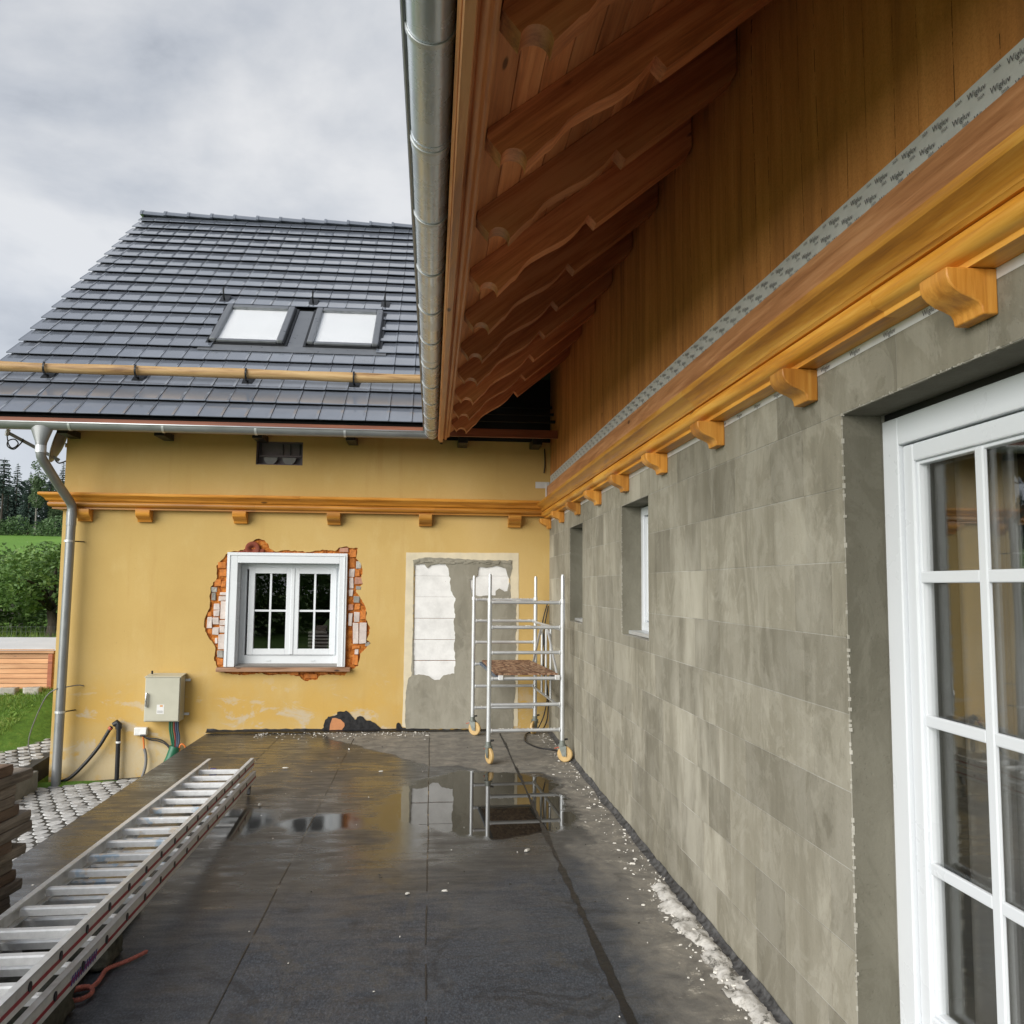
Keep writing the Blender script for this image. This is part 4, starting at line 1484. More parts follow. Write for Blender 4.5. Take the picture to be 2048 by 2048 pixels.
for i in range(n + 1):
    x = -2.46 + (A + 2.4) * i / n
    nn = noise.noise((x * 3, 0, 5)) + .7 * noise.noise((x * 14, 2, 5))
    h_ = max(.010, .034 + .014 * nn) if x < 0 else max(.006, .016 + .009 * nn)
    b.v += [(x, D - .055 - .015 * nn, .0062), (x, D - .018, .013), (x, D - .005, h_ * .8), (x, D - .001, h_)]
for i in range(n):
    for k in range(3):
        b.f.append((i * 4 + k, (i + 1) * 4 + k, (i + 1) * 4 + k + 1, i * 4 + k + 1))
b.build('tar_seam', 'tar', plaster, smooth=True)

# vent niche under the eaves
b = MB()
x0, z0, x1, z1 = VENT
b.box(x0 - .01, D + .10, z0 - .01, x1 + .01, D + .13, z1 + .01)
vn = b.build('vent_niche', 'vent_panel', yh)
b = MB()
for x in (x0 + .035, -1.745, -1.66, -1.555):
    b.box(x, D + .088, z0 + .10, x + .006, D + .0995, z1 - .01)
b.build('seam', 'dark_metal', vn)
MB().box(x0 + .02, D + .055, z0 + .100, x1 - .02, D + .097, z0 + .122).build('shelf', 'vent_panel', vn, bevel=.003)
for cx in (-1.875, -1.665):
    b = MB()
    n = 14
    pts = [(cx + .078 * math.cos(R(180 + 180 * i / n)), z0 + .094 + .084 * math.sin(R(180 + 180 * i / n))) for i in range(n + 1)]
    b.prism([(x, D + .05, z_) for x, z_ in pts], [(x, D + .08, z_) for x, z_ in pts])
    b.build('round_duct', 'vent_disc', vn)
xz_ring('niche_frame', x0, z0, x1, z1, .012, D + .012, .085, 'vent_panel', vn)

# timber cornice and corbels
def sweep_x(profile, x0, x1, name, m):
    A_ = [(x0 - (p if x0 < -4 else 0), D - p, z_) for p, z_ in profile]
    B_ = [(x1, D - p, z_) for p, z_ in profile]
    return smooth_by_angle(MB().prism(A_, B_).build(name, m, yh), 30)


def joined(fn, js, name):
    for xa, xb in zip(js, js[1:]):
        sweep_x(fn, xa, xb - .0015, name, 'honey_wood_x')


joined(crown(-.006), [-4.16, -1.5, A - .12], 'crown_moulding')
joined(bed(-.006), [-4.13, -2.0, .02, A - .1], 'bed_moulding')
for prof, nm in ((crown(-.006), 'crown_moulding'), (bed(-.006), 'bed_moulding')):       # return on the gable side
    A_ = [(YX0 - .004 - p, D - p, z_) for p, z_ in prof]
    B_ = [(YX0 - .004 - p, D + .55, z_) for p, z_ in prof]
    smooth_by_angle(MB().prism(A_, B_).build(nm, 'honey_wood_y', yh), 30)
for xc, wd in ((-3.861, .15), (-3.215, .155), (-2.167, .15), (-1.122, .15), (-.082, .15), (.95, .15)):
    BR2 = [(p, z_ + .012) for p, z_ in BRK[:-2]] + [(.132, 2.461), (0, 2.461)]
    A_ = [(xc - wd / 2, D - p, z_) for p, z_ in BR2]
    B_ = [(xc + wd / 2, D - p, z_) for p, z_ in BR2]
    smooth_by_angle(MB().prism(A_, B_).build('corbel', 'honey_wood_x', yh, bevel=.004), 42)

# roof
TY, TZ, TT = 9.17, 3.39, .84
ta = math.atan(TT)
ux = Vector((0, math.cos(ta), math.sin(ta)))
un = Vector((0, -math.sin(ta), math.cos(ta)))
E0 = Vector((0, TY, TZ))
RX0 = -5.0


def rp(x, s_, h_):
    v = E0 + ux * s_ + un * h_
    return Vector((x, v.y, v.z))


SLEN = (14.55 - TY) / math.cos(ta)
# deck under the tiles, front and back slope
val = lambda s_: min(7, .05 + s_ * math.cos(ta))
b = MB()
p = [rp(RX0 + .03, .06, -.14), rp(val(.06), .06, -.14), rp(val(SLEN), SLEN, -.14), rp(RX0 + .03, SLEN, -.14)]
b.hexa(p + [q + un * .10 for q in p])
bk = [Vector((q.x, 2 * 14.55 - q.y, q.z)) for q in p]
b.hexa([bk[3], bk[2], bk[1], bk[0]] + [q + Vector((0, math.sin(ta), math.cos(ta))) * .12 for q in (bk[3], bk[2], bk[1], bk[0])])
roof = b.build('roof', 'unlit_dark', yh)
GA = SLEN / 20
TW = .2505


def tile_mesh():
    b = MB()
    L_, hw, tk = GA + .030, TW / 2 - .0032, .010
    prof = [(-hw, .004), (-hw + .012, .0005), (-hw + .03, 0), (hw - .03, 0), (hw - .012, .0035), (hw, .006)]
    n = len(prof)
    rows = [(0.0, -.004), (.012, 0.0), (L_, -.001)]
    for (y, dz) in rows:
        lift = .040 * (1 - y / L_)
        for x, z_ in prof:
            b.v.append((x, y, z_ + dz + lift))
    for y in (0.0, L_):
        for x, z_ in prof:
            b.v.append((x, y, .040 * (1 - y / L_) - tk))
    for r_ in range(2):
        for i in range(n - 1):
            b.f.append((r_ * n + i, r_ * n + i + 1, (r_ + 1) * n + i + 1, (r_ + 1) * n + i))
    for i in range(n - 1):
        b.f.append((i + 1, i, 3 * n + i, 3 * n + i + 1))
    b.f.append((0, n, 2 * n, 4 * n, 3 * n))
    b.f.append((n - 1, 4 * n - 1, 5 * n - 1, 3 * n - 1, 2 * n - 1))
    me = b.mesh('roof_tile')
    me.materials.append(MT['roof_tile_glaze'])
    return me


tm = tile_mesh()
SKY = [(-2.845, -1.855), (-1.655, -.675)]
sk0, sk1 = (10.60 - TY) / math.cos(ta), (11.52 - TY) / math.cos(ta)
far = MB()
cnt = 0
rotm = Matrix.Rotation(ta, 4, 'X')
for r_ in range(20):
    s_ = r_ * GA
    for c in range(60):
        x = RX0 + TW / 2 + c * TW
        if x + TW / 2 > val(s_) + .12:
            break
        if s_ + GA * .5 > sk0 - .05 and s_ + GA * .5 < sk1 + .10 and SKY[0][0] - .02 < x < SKY[1][1] + .02:
            continue
        P = rp(x, s_, random.uniform(-.002, .002))
        rj = (ta + random.uniform(-.006, .006), random.uniform(-.006, .006), random.uniform(-.004, .004))
        if x < .05 and r_ < 17 and cnt < 298:
            cnt += 1
            link('roof_tile', tm, roof, P, rj)
        else:
            M_ = Matrix.Translation(P) @ rotm
            far.add([M_ @ v.co for v in tm.vertices], [tuple(q.vertices) for q in tm.polygons])
tag(far.build('roof_tiles', 'roof_tile_glaze', roof), kind='stuff')
b = MB()                                              # back slope covering
pb = [Vector((x, 2 * 14.55 - rp(0, s_, 0).y, rp(0, s_, 0).z)) for x, s_ in ((RX0, SLEN), (7, SLEN), (7, 0), (RX0, 0))]
b.hexa(pb + [q + Vector((0, 0, .03)) for q in pb])
b.build('back_tiles', 'roof_tile_glaze', roof)
# ridge tiles
rid = rp(0, SLEN, 0)
x = RX0 - .03
while x < 4.5:
    b = MB()
    n = 12
    L_ = .42
    A_, B_ = [], []
    for i in range(n + 1):
        q = R(8 + 164 * i / n)
        A_.append((x, 14.55 + .125 * math.cos(q), rid.z - .030 + .115 * math.sin(q)))
        B_.append((x + L_, 14.55 + .115 * math.cos(q), rid.z - .042 + .105 * math.sin(q)))
    b.prism(A_, B_)
    # collar
    A_, B_ = [], []
    for i in range(n + 1):
        q = R(4 + 172 * i / n)
        A_.append((x - .004, 14.55 + .136 * math.cos(q), rid.z - .030 + .126 * math.sin(q)))
        B_.append((x + .035, 14.55 + .136 * math.cos(q), rid.z - .032 + .126 * math.sin(q)))
    b.prism(A_, B_)
    smooth_by_angle(b.build('ridge_tile', 'roof_tile_glaze', roof), 40)
    x += .385
# eave and verge boards
b = MB().box(RX0 + .02, 9.215, 3.285, A - .004, 9.262, 3.374)
b.build('eave_beam', 'beam_wood', yh, bevel=.003)
p = [rp(RX0 + .012, .02, -.19), rp(RX0 + .045, .02, -.19), rp(RX0 + .045, SLEN, -.19), rp(RX0 + .012, SLEN, -.19)]
MB().hexa(p + [q + un * .17 for q in p]).build('verge_board', 'dark_metal', yh)
for i in range(3):                                    # battens seen inside the open eave corner, shade painted into their colour
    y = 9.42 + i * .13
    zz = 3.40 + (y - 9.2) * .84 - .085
    MB().box(.10, y, zz, A - .002, y + .045, zz + .028).build('batten', 'unlit_dark', yh)
MB().box(RX0 + .05, 9.263, 3.352, .07, D - .001, 3.372).build('eave_light_block', 'beam_wood', yh)  # added board, closes the eave to keep light out of the corner
MB().box(.072, 9.263, 3.30, .10, D - .001, 4.1).build('bay_light_block', 'unlit_dark', yh)  # added baffle, stops side light entering the eave bay
MB().box(.101, D - .016, 3.345, A - .001, D - .002, 4.1).build('bay_shade_sheet', 'unlit_dark', yh)  # near-black sheet, paints the bay's shade over the plaster
for xc in (-4.02, -3.0, -1.95, -.93, .33, 1.18):      # rafter feet showing under the gutter
    MB().box(xc - .055, 9.50, 3.258, xc + .055, 9.86, 3.33).build('rafter_foot', 'dark_metal', yh, bevel=.004)


# gutter and downpipe
YG = 9.115
gy_ = half_round('gutter', (-5.06, YG, 3.292), (GX - .05, YG, 3.292), .066, 'zinc_dull', yh)
MB().tube([(-5.06, YG - .070, 3.294), (GX - .07, YG - .070, 3.294)], .0085, 10).build('gutter_bead', 'galvanised', gy_, smooth=True)
for x in (-4.72, -3.77, -2.83, -1.88, -.95):
    half_round('gutter_strap', (x - .012, YG, 3.292), (x + .012, YG, 3.292), .0705, 'galvanised', gy_, .004)
b = MB()
n = 16
for (rx_, ry_, zz) in ((.115, .062, 3.262), (.105, .060, 3.215), (.056, .054, 3.090), (.052, .052, 3.06)):
    for i in range(n):
        q = 2 * math.pi * i / n
        b.v.append((-4.055 + rx_ * math.cos(q), YG + ry_ * math.sin(q), zz))
for k in range(3):
    for i in range(n):
        b.f.append((k * n + i, k * n + (i + 1) % n, (k + 1) * n + (i + 1) % n, (k + 1) * n + i))
smooth_by_angle(b.build('outlet_funnel', 'zinc_dull', gy_), 40)
pts = [(-4.055, YG, 3.10), (-4.055, YG, 2.985), (-4.052, YG + .012, 2.945), (-4.045, YG + .045, 2.91), (-4.00, 9.42, 2.70), (-3.965, 9.66, 2.535), (-3.960, 9.700, 2.500), (-3.958, 9.712, 2.45), (-3.958, 9.712, 2.30), (-3.965, 9.712, 1.0), (-3.97, 9.712, -.56)]
dp = MB().tube(pts, .048, 18).build('downpipe', 'zinc_dull', yh)
smooth_by_angle(dp, 50)
MB().tube([(-4.055, YG, 3.06), (-4.055, YG, 2.985)], .0535, 18).build('pipe_sleeve', 'galvanised', dp, smooth=False)
MB().tube([(-3.958, 9.712, 2.42), (-3.958, 9.712, 2.27)], .0525, 18).build('pipe_sleeve', 'zinc_dull', dp)
for zz in (.255, 2.1):
    MB().tube([(-3.966, 9.712, zz - .012), (-3.966, 9.712, zz + .012)], .0545, 18).build('pipe_clamp', 'galvanised', dp)
    MB().tube([(-3.93, 9.73, zz), (-3.87, D - .002, zz)], .007, 8).build('clamp_screw', 'dark_metal', dp)


# skylights
def roof_box(b, x0, x1, s0, s1, h0, h1):
    p = [rp(x0, s0, h0), rp(x1, s0, h0), rp(x1, s1, h0), rp(x0, s1, h0)]
    return b.hexa(p + [q + un * (h1 - h0) for q in p])


for (x0, x1) in SKY:
    sk = roof_box(MB(), x0, x1, sk0, sk1, -.12, .028).build('skylight', 'dark_metal', yh)
    s0, s1 = sk0 + .04, sk1 - .03
    xa, xb = x0 + .045, x1 - .045
    for xx in (xa, xb - .085):
        roof_box(MB(), xx, xx + .085, s0, s1, .029, .085).build('side_cladding', 'skylight_clad', sk, bevel=.018)
    b = MB()
    roof_box(b, xa + .086, xb - .086, s1 - .09, s1 + .01, .029, .078)
    b.build('hood', 'skylight_clad', sk, bevel=.012)
    b = MB()
    roof_box(b, xa + .086, xb - .086, s0, s0 + .06, .029, .062)
    b.build('bottom_rail', 'skylight_clad', sk, bevel=.008)
    for xx in (xa - .012, xb + .002):
        roof_box(MB(), xx, xx + .010, s0 - .02, s1, .029, .060).build('edge_trim', 'dark_metal', sk)
    roof_box(MB(), xa + .086, xb - .086, s0 + .061, s1 - .091, .045, .052).build('pane', 'glass', sk)
    roof_box(MB(), xa + .086, xb - .086, s0 + .061, s1 - .091, .029, .040).build('blind', 'blind_white', sk)
b = MB()
roof_box(b, SKY[0][0] - .06, SKY[1][1] + .06, sk0 - .17, sk0 - .004, .016, .022)
roof_box(b, SKY[0][1] + .004, SKY[1][0] - .004, sk0, sk1 - .02, .006, .012)
b.build('flashing', 'skylight_clad', yh)

# snow guard: log and hooks
def hook(name, x, s_, log=True):
    P = rp(x, s_, .026)
    b = MB()
    roof_box(b, x - .06, x + .06, s_ - .06, s_ + .16, .026, .034)
    if log:
        c_ = P + un * .095 + ux * .0
        pts = [P + ux * .0 + un * .005]
        for i in range(11):
            q = R(-100 - 17 * i)
            pts.append(c_ + ux * (.072 * math.cos(q) + .0) + un * (.072 * math.sin(q)))
    else:
        pts = [P + un * .0, P + un * .05 - ux * .015, P + un * .10 - ux * .008, P + un * .15 + ux * .02, P + un * .165 + ux * .055]
    for a_, b_ in zip(pts, pts[1:]):
        b.bar(a_, b_, .014, .020, (1, 0, 0))
    return b.build(name, 'dark_metal', yh)


ls = (9.83 - TY) / math.cos(ta) - .02
pts, rad = [], []
for i in range(45):
    x = -4.86 + 4.9 * i / 44
    P = rp(x, ls + .02 + .004 * math.sin(x * 3.1), .122 + .004 * math.sin(x * 2.3 + 1))
    pts.append(P)
    rad.append(.056 + .0035 * math.sin(x * 4.7) + random.uniform(-.001, .001))
smooth_by_angle(MB().tube(pts, .047, 16, True, rad).build('snow_log', 'log_wood', yh), 50)
for x in (-4.33, -3.35, -2.14, -.93):
    hook('snow_hook', x, ls + .01)
for x in (-2.90, -1.70, -.71):
    hook('roof_hook', x, (11.70 - TY) / math.cos(ta), False)
# ------------------------------------------------------------------ scaffold tower
sc_ang = math.atan2(.075, 1.519)
u_ = Vector((-math.sin(sc_ang), math.cos(sc_ang), 0))
v_ = Vector((math.cos(sc_ang), math.sin(sc_ang), 0))
S0 = Vector((.552, 8.055, 0))
SW, SLn = .702, 1.519
sca = thing('scaffold_tower', 'small aluminium rolling scaffold tower with cream wheels beside the grey wall', 'scaffold', tuple(S0))


def sp(a_, b_, z_):
    q = S0 + v_ * a_ + u_ * b_
    return Vector((q.x, q.y, z_))


for fr_, bb in enumerate((0, SLn)):
    for aa in (0, SW):
        po = MB().tube([sp(aa, bb, .17), sp(aa, bb, 1.52)], .0215, 14).build('post', 'galvanised', sca, smooth=False)
        smooth_by_angle(po, 40)
        smooth_by_angle(MB().tube([sp(aa, bb, 1.515), sp(aa, bb, 1.74), sp(aa, bb, 1.762)], .018, 14, True, [.018, .018, .011]).build('spigot', 'galvanised', po), 40)
        smooth_by_angle(MB().tube([sp(aa, bb, 1.49), sp(aa, bb, 1.525)], .0235, 14).build('collar', 'aluminium', po), 40)
    for zz in (.298, .535, .778, 1.020, 1.257, 1.493):
        if fr_ == 0 or True:
            smooth_by_angle(MB().tube([sp(.022, bb, zz), sp(SW - .022, bb, zz)], .0165, 12).build('rung', 'galvanised', sca), 40)
        b = MB()
        for aa, dd in ((.021, 1), (SW - .021, -1)):
            b.tube([sp(aa, bb, zz), sp(aa + .012 * dd, bb, zz)], .0205, 10)
        b.build('weld_collar', 'aluminium', sca)
# mortar splashes on the rungs
b = MB()
for i in range(110):
    bb = random.choice((0, SLn))
    aa = random.uniform(.05, SW - .05)
    zz = random.choice((1.493, 1.493, 1.257, .298))
    q = sp(aa, bb, zz + .0165)
    s_ = random.uniform(.002, .006)
    b.box(q.x - s_ * 1.5, q.y - .012 + random.uniform(-.006, .01), q.z - .003, q.x + s_ * 1.5, q.y + .008, q.z + s_ * .5)
tag(b.build('mortar_splash', 'chip_white', sca), kind='stuff')
# side guard rails on the wall side
for zz in (1.235, .505):
    MB().tube([sp(SW - .01, .03, zz), sp(SW - .01, SLn - .03, zz + .01)], .0145, 10).build('side_rail', 'galvanised', sca)
for bb in (.55, .80, 1.05):
    MB().tube([sp(SW - .01, bb, .51), sp(SW - .01, bb, 1.23)], .012, 10).build('side_post', 'galvanised', sca)
MB().tube([sp(SW - .035, .05, .78), sp(SW - .035, .60, 1.22)], .012, 10).build('side_brace', 'galvanised', sca)
MB().tube([sp(SW - .035, SLn - .05, .78), sp(SW - .035, .95, 1.22)], .012, 10).build('side_brace', 'galvanised', sca)
# casters
for aa, bb, ang, turn in ((0, 0, .35, 1), (SW, 0, 1.15, 1), (0, SLn, 1.0, 1), (SW, SLn, .6, -1)):
    c_ = sp(aa, bb, 0)
    fx = Vector((math.sin(ang) * turn, -math.cos(ang), 0))      # caster trail direction
    ax = Vector((fx.y, -fx.x, 0))
    hub = c_ + fx * .028 + Vector((0, 0, .0735))
    wh = MB()
    n = 22
    for (rr, off) in ((.030, -.013), (.066, -.015), (.0735, -.009), (.0735, .009), (.066, .015), (.030, .013)):
        for i in range(n):
            q = 2 * math.pi * i / n
            wh.v.append(hub + ax * off + (fx * math.cos(q) + Vector((0, 0, 1)) * math.sin(q)) * rr)
    for k in range(5):
        for i in range(n):
            wh.f.append((k * n + i, k * n + (i + 1) % n, (k + 1) * n + (i + 1) % n, (k + 1) * n + i))
    wh.f += [tuple(range(n)), tuple(range(5 * n, 6 * n))]
    who = wh.build('caster', 'caster_cream', sca)
    smooth_by_angle(who, 40)
    b = MB()
    for sg in (-1, 1):
        o_ = ax * (.022 * sg)
        p1, p2, p3, p4 = c_ + o_ - fx * .03, c_ + o_ + fx * .045, hub + o_ + fx * .018, hub + o_ - fx * .020
        q1 = [Vector((p1.x, p1.y, .150)), Vector((p2.x, p2.y, .150)), Vector((p3.x, p3.y, .055)), Vector((p4.x, p4.y, .055))]
        b.prism(q1, [q + ax * (.004 * sg) for q in q1])
    b.tube([hub - ax * .03, hub + ax * .03], .008, 8)
    b.tube([c_ + Vector((0, 0, .150)), c_ + Vector((0, 0, .163))], .038, 12)
    b.build('fork', 'caster_steel', who)
    b = MB()
    b.bar(c_ - fx * .02 + Vector((0, 0, .137)), c_ - fx * .075 + Vector((0, 0, .120)), .030, .008)
    b.build('brake_lever', 'brake_red', who, bevel=.003)
    smooth_by_angle(MB().tube([c_ + Vector((0, 0, .16)), c_ + Vector((0, 0, .20))], .026, 12).build('socket', 'caster_steel', who), 40)
    MB().tube([c_ + v_ * .02 + Vector((0, 0, .205)), c_ + v_ * .052 + Vector((0, 0, .210))], .009, 8).build('clamp_knob', 'black_plastic', who)
# deck board
b = MB()
p = [sp(.07, .05, .803), sp(SW - .03, .05, .803), sp(SW - .06, SLn + .03, .803), sp(.10, SLn + .03, .803)]
b.hexa(p + [q + Vector((0, 0, .016)) for q in p])
dk = b.build('deck_board', 'plywood', sca, bevel=.002)
b = MB()
b.bar(sp(.085, .02, .787), sp(.085, SLn, .787), .03, .030)
b.bar(sp(SW - .045, .02, .787), sp(SW - .045, SLn, .787), .03, .030)
b.build('deck_rail', 'blue_cable', dk)
for aa in (.11, SW - .05):
    MB().box(sp(aa, 0, 0).x - .022, sp(aa, 0, 0).y - .028, .765, sp(aa, 0, 0).x + .022, sp(aa, 0, 0).y + .03, .808).build('deck_hook', 'aluminium', dk, bevel=.004)

# ------------------------------------------------------------------ ladder lying on the terrace
ld = thing('extension_ladder', 'long aluminium extension ladder with red stripe lying flat on the wet terrace', 'ladder', (-1.5, 5, 0))
LF = Vector((-1.614, 7.29, .220))         # middle of the far end, top of the upper rails
LN = Vector((-1.448, 2.00, .376))
ldir = (LN - LF).normalized()
lup = Vector((0, ldir.z * 1.0, 1)).normalized()
lsd = ldir.cross(lup).normalized()         # towards -x ... resolved below
if lsd.x < 0:
    lsd = -lsd
lup = lsd.cross(ldir)
if lup.z < 0:
    lup = -lup


def lp(s_, a_, h_):
    return LF + ldir * s_ + lsd * a_ + lup * h_


LL = (LN - LF).length
for sec, (hw, top, off, endo) in enumerate(((.170, 0.0, 0.0, 0), (.205, -.086, .10, .2))):
    for sg in (-1, 1):
        c_ = hw * sg
        b = MB()                                    # C-shaped rail: web and two flanges
        def rail_box(a0, a1, h0, h1):
            p = [lp(off, a0, h0), lp(off, a1, h0), lp(LL, a1, h0), lp(LL, a0, h0)]
            b.hexa(p + [lp(off, a0, h1), lp(off, a1, h1), lp(LL, a1, h1), lp(LL, a0, h1)])
        o_, i_ = c_ + .013 * sg, c_ - .013 * sg
        rail_box(min(o_, o_ - .004 * sg), max(o_, o_ - .004 * sg), top - .074, top - .0015)
        rail_box(min(o_, i_), max(o_, i_), top - .006, top)
        rail_box(min(o_ - .0045 * sg, i_), max(o_ - .0045 * sg, i_), top - .076, top - .070)
        rl = b.build('rail', 'aluminium', ld)
        if sg == 1:
            b = MB()
            e_ = o_ + .0016
            p = [lp(off, o_ + .0004, top - .051), lp(off, e_, top - .051), lp(LL, e_, top - .051), lp(LL, o_ + .0004, top - .051)]
            b.hexa(p + [lp(off, o_ + .0004, top - .037), lp(off, e_, top - .037), lp(LL, e_, top - .037), lp(LL, o_ + .0004, top - .037)])
            b.build('stripe', 'rail_red', rl)
            if sec == 1:
                b = MB()                            # worn blue print on the lower rail
                for k in range(11):
                    s_ = 3.72 + k * .024
                    p = [lp(s_, o_ + .0018, top - .058), lp(s_ + .013, o_ + .0018, top - .058), lp(s_ + .013 - .012, o_ + .0018, top - .024), lp(s_ - .012, o_ + .0018, top - .024)]
                    b.add(p, [(0, 1, 2, 3)])
                b.build('print', 'blue_print', rl, fix=False)
    n = int(LL / .2565) + 1
    for k in range(n):
        s_ = .395 + k * .2565 + (.128 if sec else 0)
        if s_ > LL - .02:
            continue
        b = MB()
        mid_h = top - .034
        a0, a1 = -hw + .0085, hw - .0085
        prf = [(-.020, -.016), (.020, -.016), (.020, .009), (.014, .0145), (-.014, .0145), (-.020, .009)]
        b.prism([lp(s_ + q, a0, mid_h + h_) for q, h_ in prf], [lp(s_ + q, a1, mid_h + h_) for q, h_ in prf])
        b.build('rung', 'ladder_rung', ld)
        b = MB()                                    # rung end pressed through the rail
        for sg in (1,):
            o_ = hw * sg + .0135 * sg
            ring = [(.013 * math.cos(2 * math.pi * i / 12), .017 * math.sin(2 * math.pi * i / 12)) for i in range(12)]
            b.prism([lp(s_ + q, o_, mid_h + .004 + h_) for q, h_ in ring], [lp(s_ + q, o_ + .0035, mid_h + .004 + h_) for q, h_ in ring])
        b.build('rung_end', 'dark_metal', ld)
b = MB()
for sg in (-1, 1):
    b.bar(lp(.30, .205 * sg, -.160), Vector((lp(.34, .205 * sg, 0).x, lp(.34, .205 * sg, 0).y, .006)), .022, .03, (0, 1, 0))
b.build('foot', 'black_plastic', ld)
MB().box(lp(.36, -.09, 0).x, lp(.36, 0, 0).y - .02, lp(.36, 0, -.085).z, lp(.36, -.045, 0).x, lp(.36, 0, 0).y + .03, lp(.36, 0, -.02).z).build('pulley', 'blue_print', ld, bevel=.006)


def lump(name, c_, sx, sy, sz, m, label, cat, seed):
    b = MB()
    n = 7
    import itertools
    idx = {}
    for fx in range(n + 1):
        for fy_ in range(n + 1):
            for fz in range(n + 1):
                if 0 < fx < n and 0 < fy_ < n and 0 < fz < n:
                    continue
                p = Vector((fx / n - .5, fy_ / n - .5, fz / n - .5))
                q = p * 1.0
                d_ = noise.noise((q.x * 5 + seed, q.y * 5, q.z * 5)) * .10 + noise.noise((q.x * 14 + seed, q.y * 14, q.z * 14)) * .05
                q = q * (1 + d_)
                idx[(fx, fy_, fz)] = len(b.v)
                b.v.append((c_[0] + q.x * sx, c_[1] + q.y * sy, max(.004, c_[2] + sz * (.5 + q.z))))
    for k in (0, n):
        for i in range(n):
            for j in range(n):
                b.f.append((idx[(k, i, j)], idx[(k, i + 1, j)], idx[(k, i + 1, j + 1)], idx[(k, i, j + 1)]))
                b.f.append((idx[(i, k, j)], idx[(i + 1, k, j)], idx[(i + 1, k, j + 1)], idx[(i, k, j + 1)]))
                b.f.append((idx[(i, j, k)], idx[(i + 1, j, k)], idx[(i + 1, j + 1, k)], idx[(i, j + 1, k)]))
    return tag(b.build(name, m, smooth=True), label, cat)


lump('concrete_block', (-1.52, 4.00, .0), .34, .20, .145, 'moss_concrete', 'dark mossy concrete lump propping the ladder near the rope end', 'concrete block', 3)
lump('concrete_block', (-1.50, 3.40, .0), .30, .34, .165, 'moss_concrete', 'dark mossy concrete lump under the ladder at the lower left corner', 'concrete block', 8)

# steel tubes under the near end of the ladder
for i, (x, lab) in enumerate(((-1.60, 'grey steel tube under the ladder, left of three'), (-1.52, 'grey steel tube under the ladder, middle of three'), (-1.44, 'grey steel tube under the ladder, right of three'))):
    o = MB().tube([(x - .02, 4.72 - .05 * i, .026), (x + .06, 2.3, .026)], .024, 12).build('steel_tube', 'zinc_dull', smooth=False)
    smooth_by_angle(o, 40)
    tag(o, lab, 'tube', 'steel tubes under the ladder')
b = MB()
b.tube([(-1.93, 4.52, .01), (-1.90, 4.46, .09), (-1.905, 4.47, .12)], .011, 8)
b.tube([(-1.93, 4.52, .012), (-1.78, 4.40, .012)], .012, 8)
tag(b.build('steel_pin', 'caster_steel'), 'short bent steel pin standing beside the left ladder rail', 'pin')

# rope
rpts = [(-1.235, 4.062), (-1.285, 3.977), (-1.343, 3.901), (-1.342, 3.835), (-1.338, 3.779), (-1.346, 3.735), (-1.378, 3.722), (-1.405, 3.705), (-1.422, 3.670), (-1.434, 3.640), (-1.440, 3.622), (-1.425, 3.620), (-1.395, 3.622), (-1.362, 3.625), (-1.335, 3.648), (-1.326, 3.690), (-1.345, 3.715), (-1.380, 3.700), (-1.410, 3.665), (-1.430, 3.620), (-1.450, 3.585), (-1.48, 3.52)]
zs = [.012, .011, .011, .011, .011, .011, .011, .012, .012, .013, .016, .013, .011, .011, .011, .011, .020, .026, .024, .026, .02, .012]
P = []
for i in range(len(rpts) - 1):
    p0, p1, p2, p3 = (Vector(rpts[max(0, min(len(rpts) - 1, i + d))] + (zs[max(0, min(len(rpts) - 1, i + d))],)) for d in (-1, 0, 1, 2))
    for k in range(8):
        f_ = k / 8
        P.append(.5 * ((2 * p1) + (p2 - p0) * f_ + (2 * p0 - 5 * p1 + 4 * p2 - p3) * f_ ** 2 + (3 * p1 - p0 - 3 * p2 + p3) * f_ ** 3))
P.append(Vector(rpts[-1] + (zs[-1],)))
# resample evenly, then three twisted strands
Q = [P[0]]
for p in P[1:]:
    while (p - Q[-1]).length > .004:
        Q.append(Q[-1] + (p - Q[-1]).normalized() * .004)
b = MB()
for st_ in range(3):
    pts = []
    for i, p in enumerate(Q):
        tg = (Q[min(i + 1, len(Q) - 1)] - Q[max(i - 1, 0)]).normalized()
        sd = tg.cross(Vector((0, 0, 1))).normalized()
        uu = sd.cross(tg)
        a_ = i * .004 / .034 * 2 * math.pi + st_ * 2.094
        pts.append(p + (sd * math.cos(a_) + uu * math.sin(a_)) * .0046)
    b.tube(pts, .0052, 6)
tag(b.build('rope', 'rope_red', smooth=True), 'short red twisted rope with a knotted loop beside the ladder', 'rope')

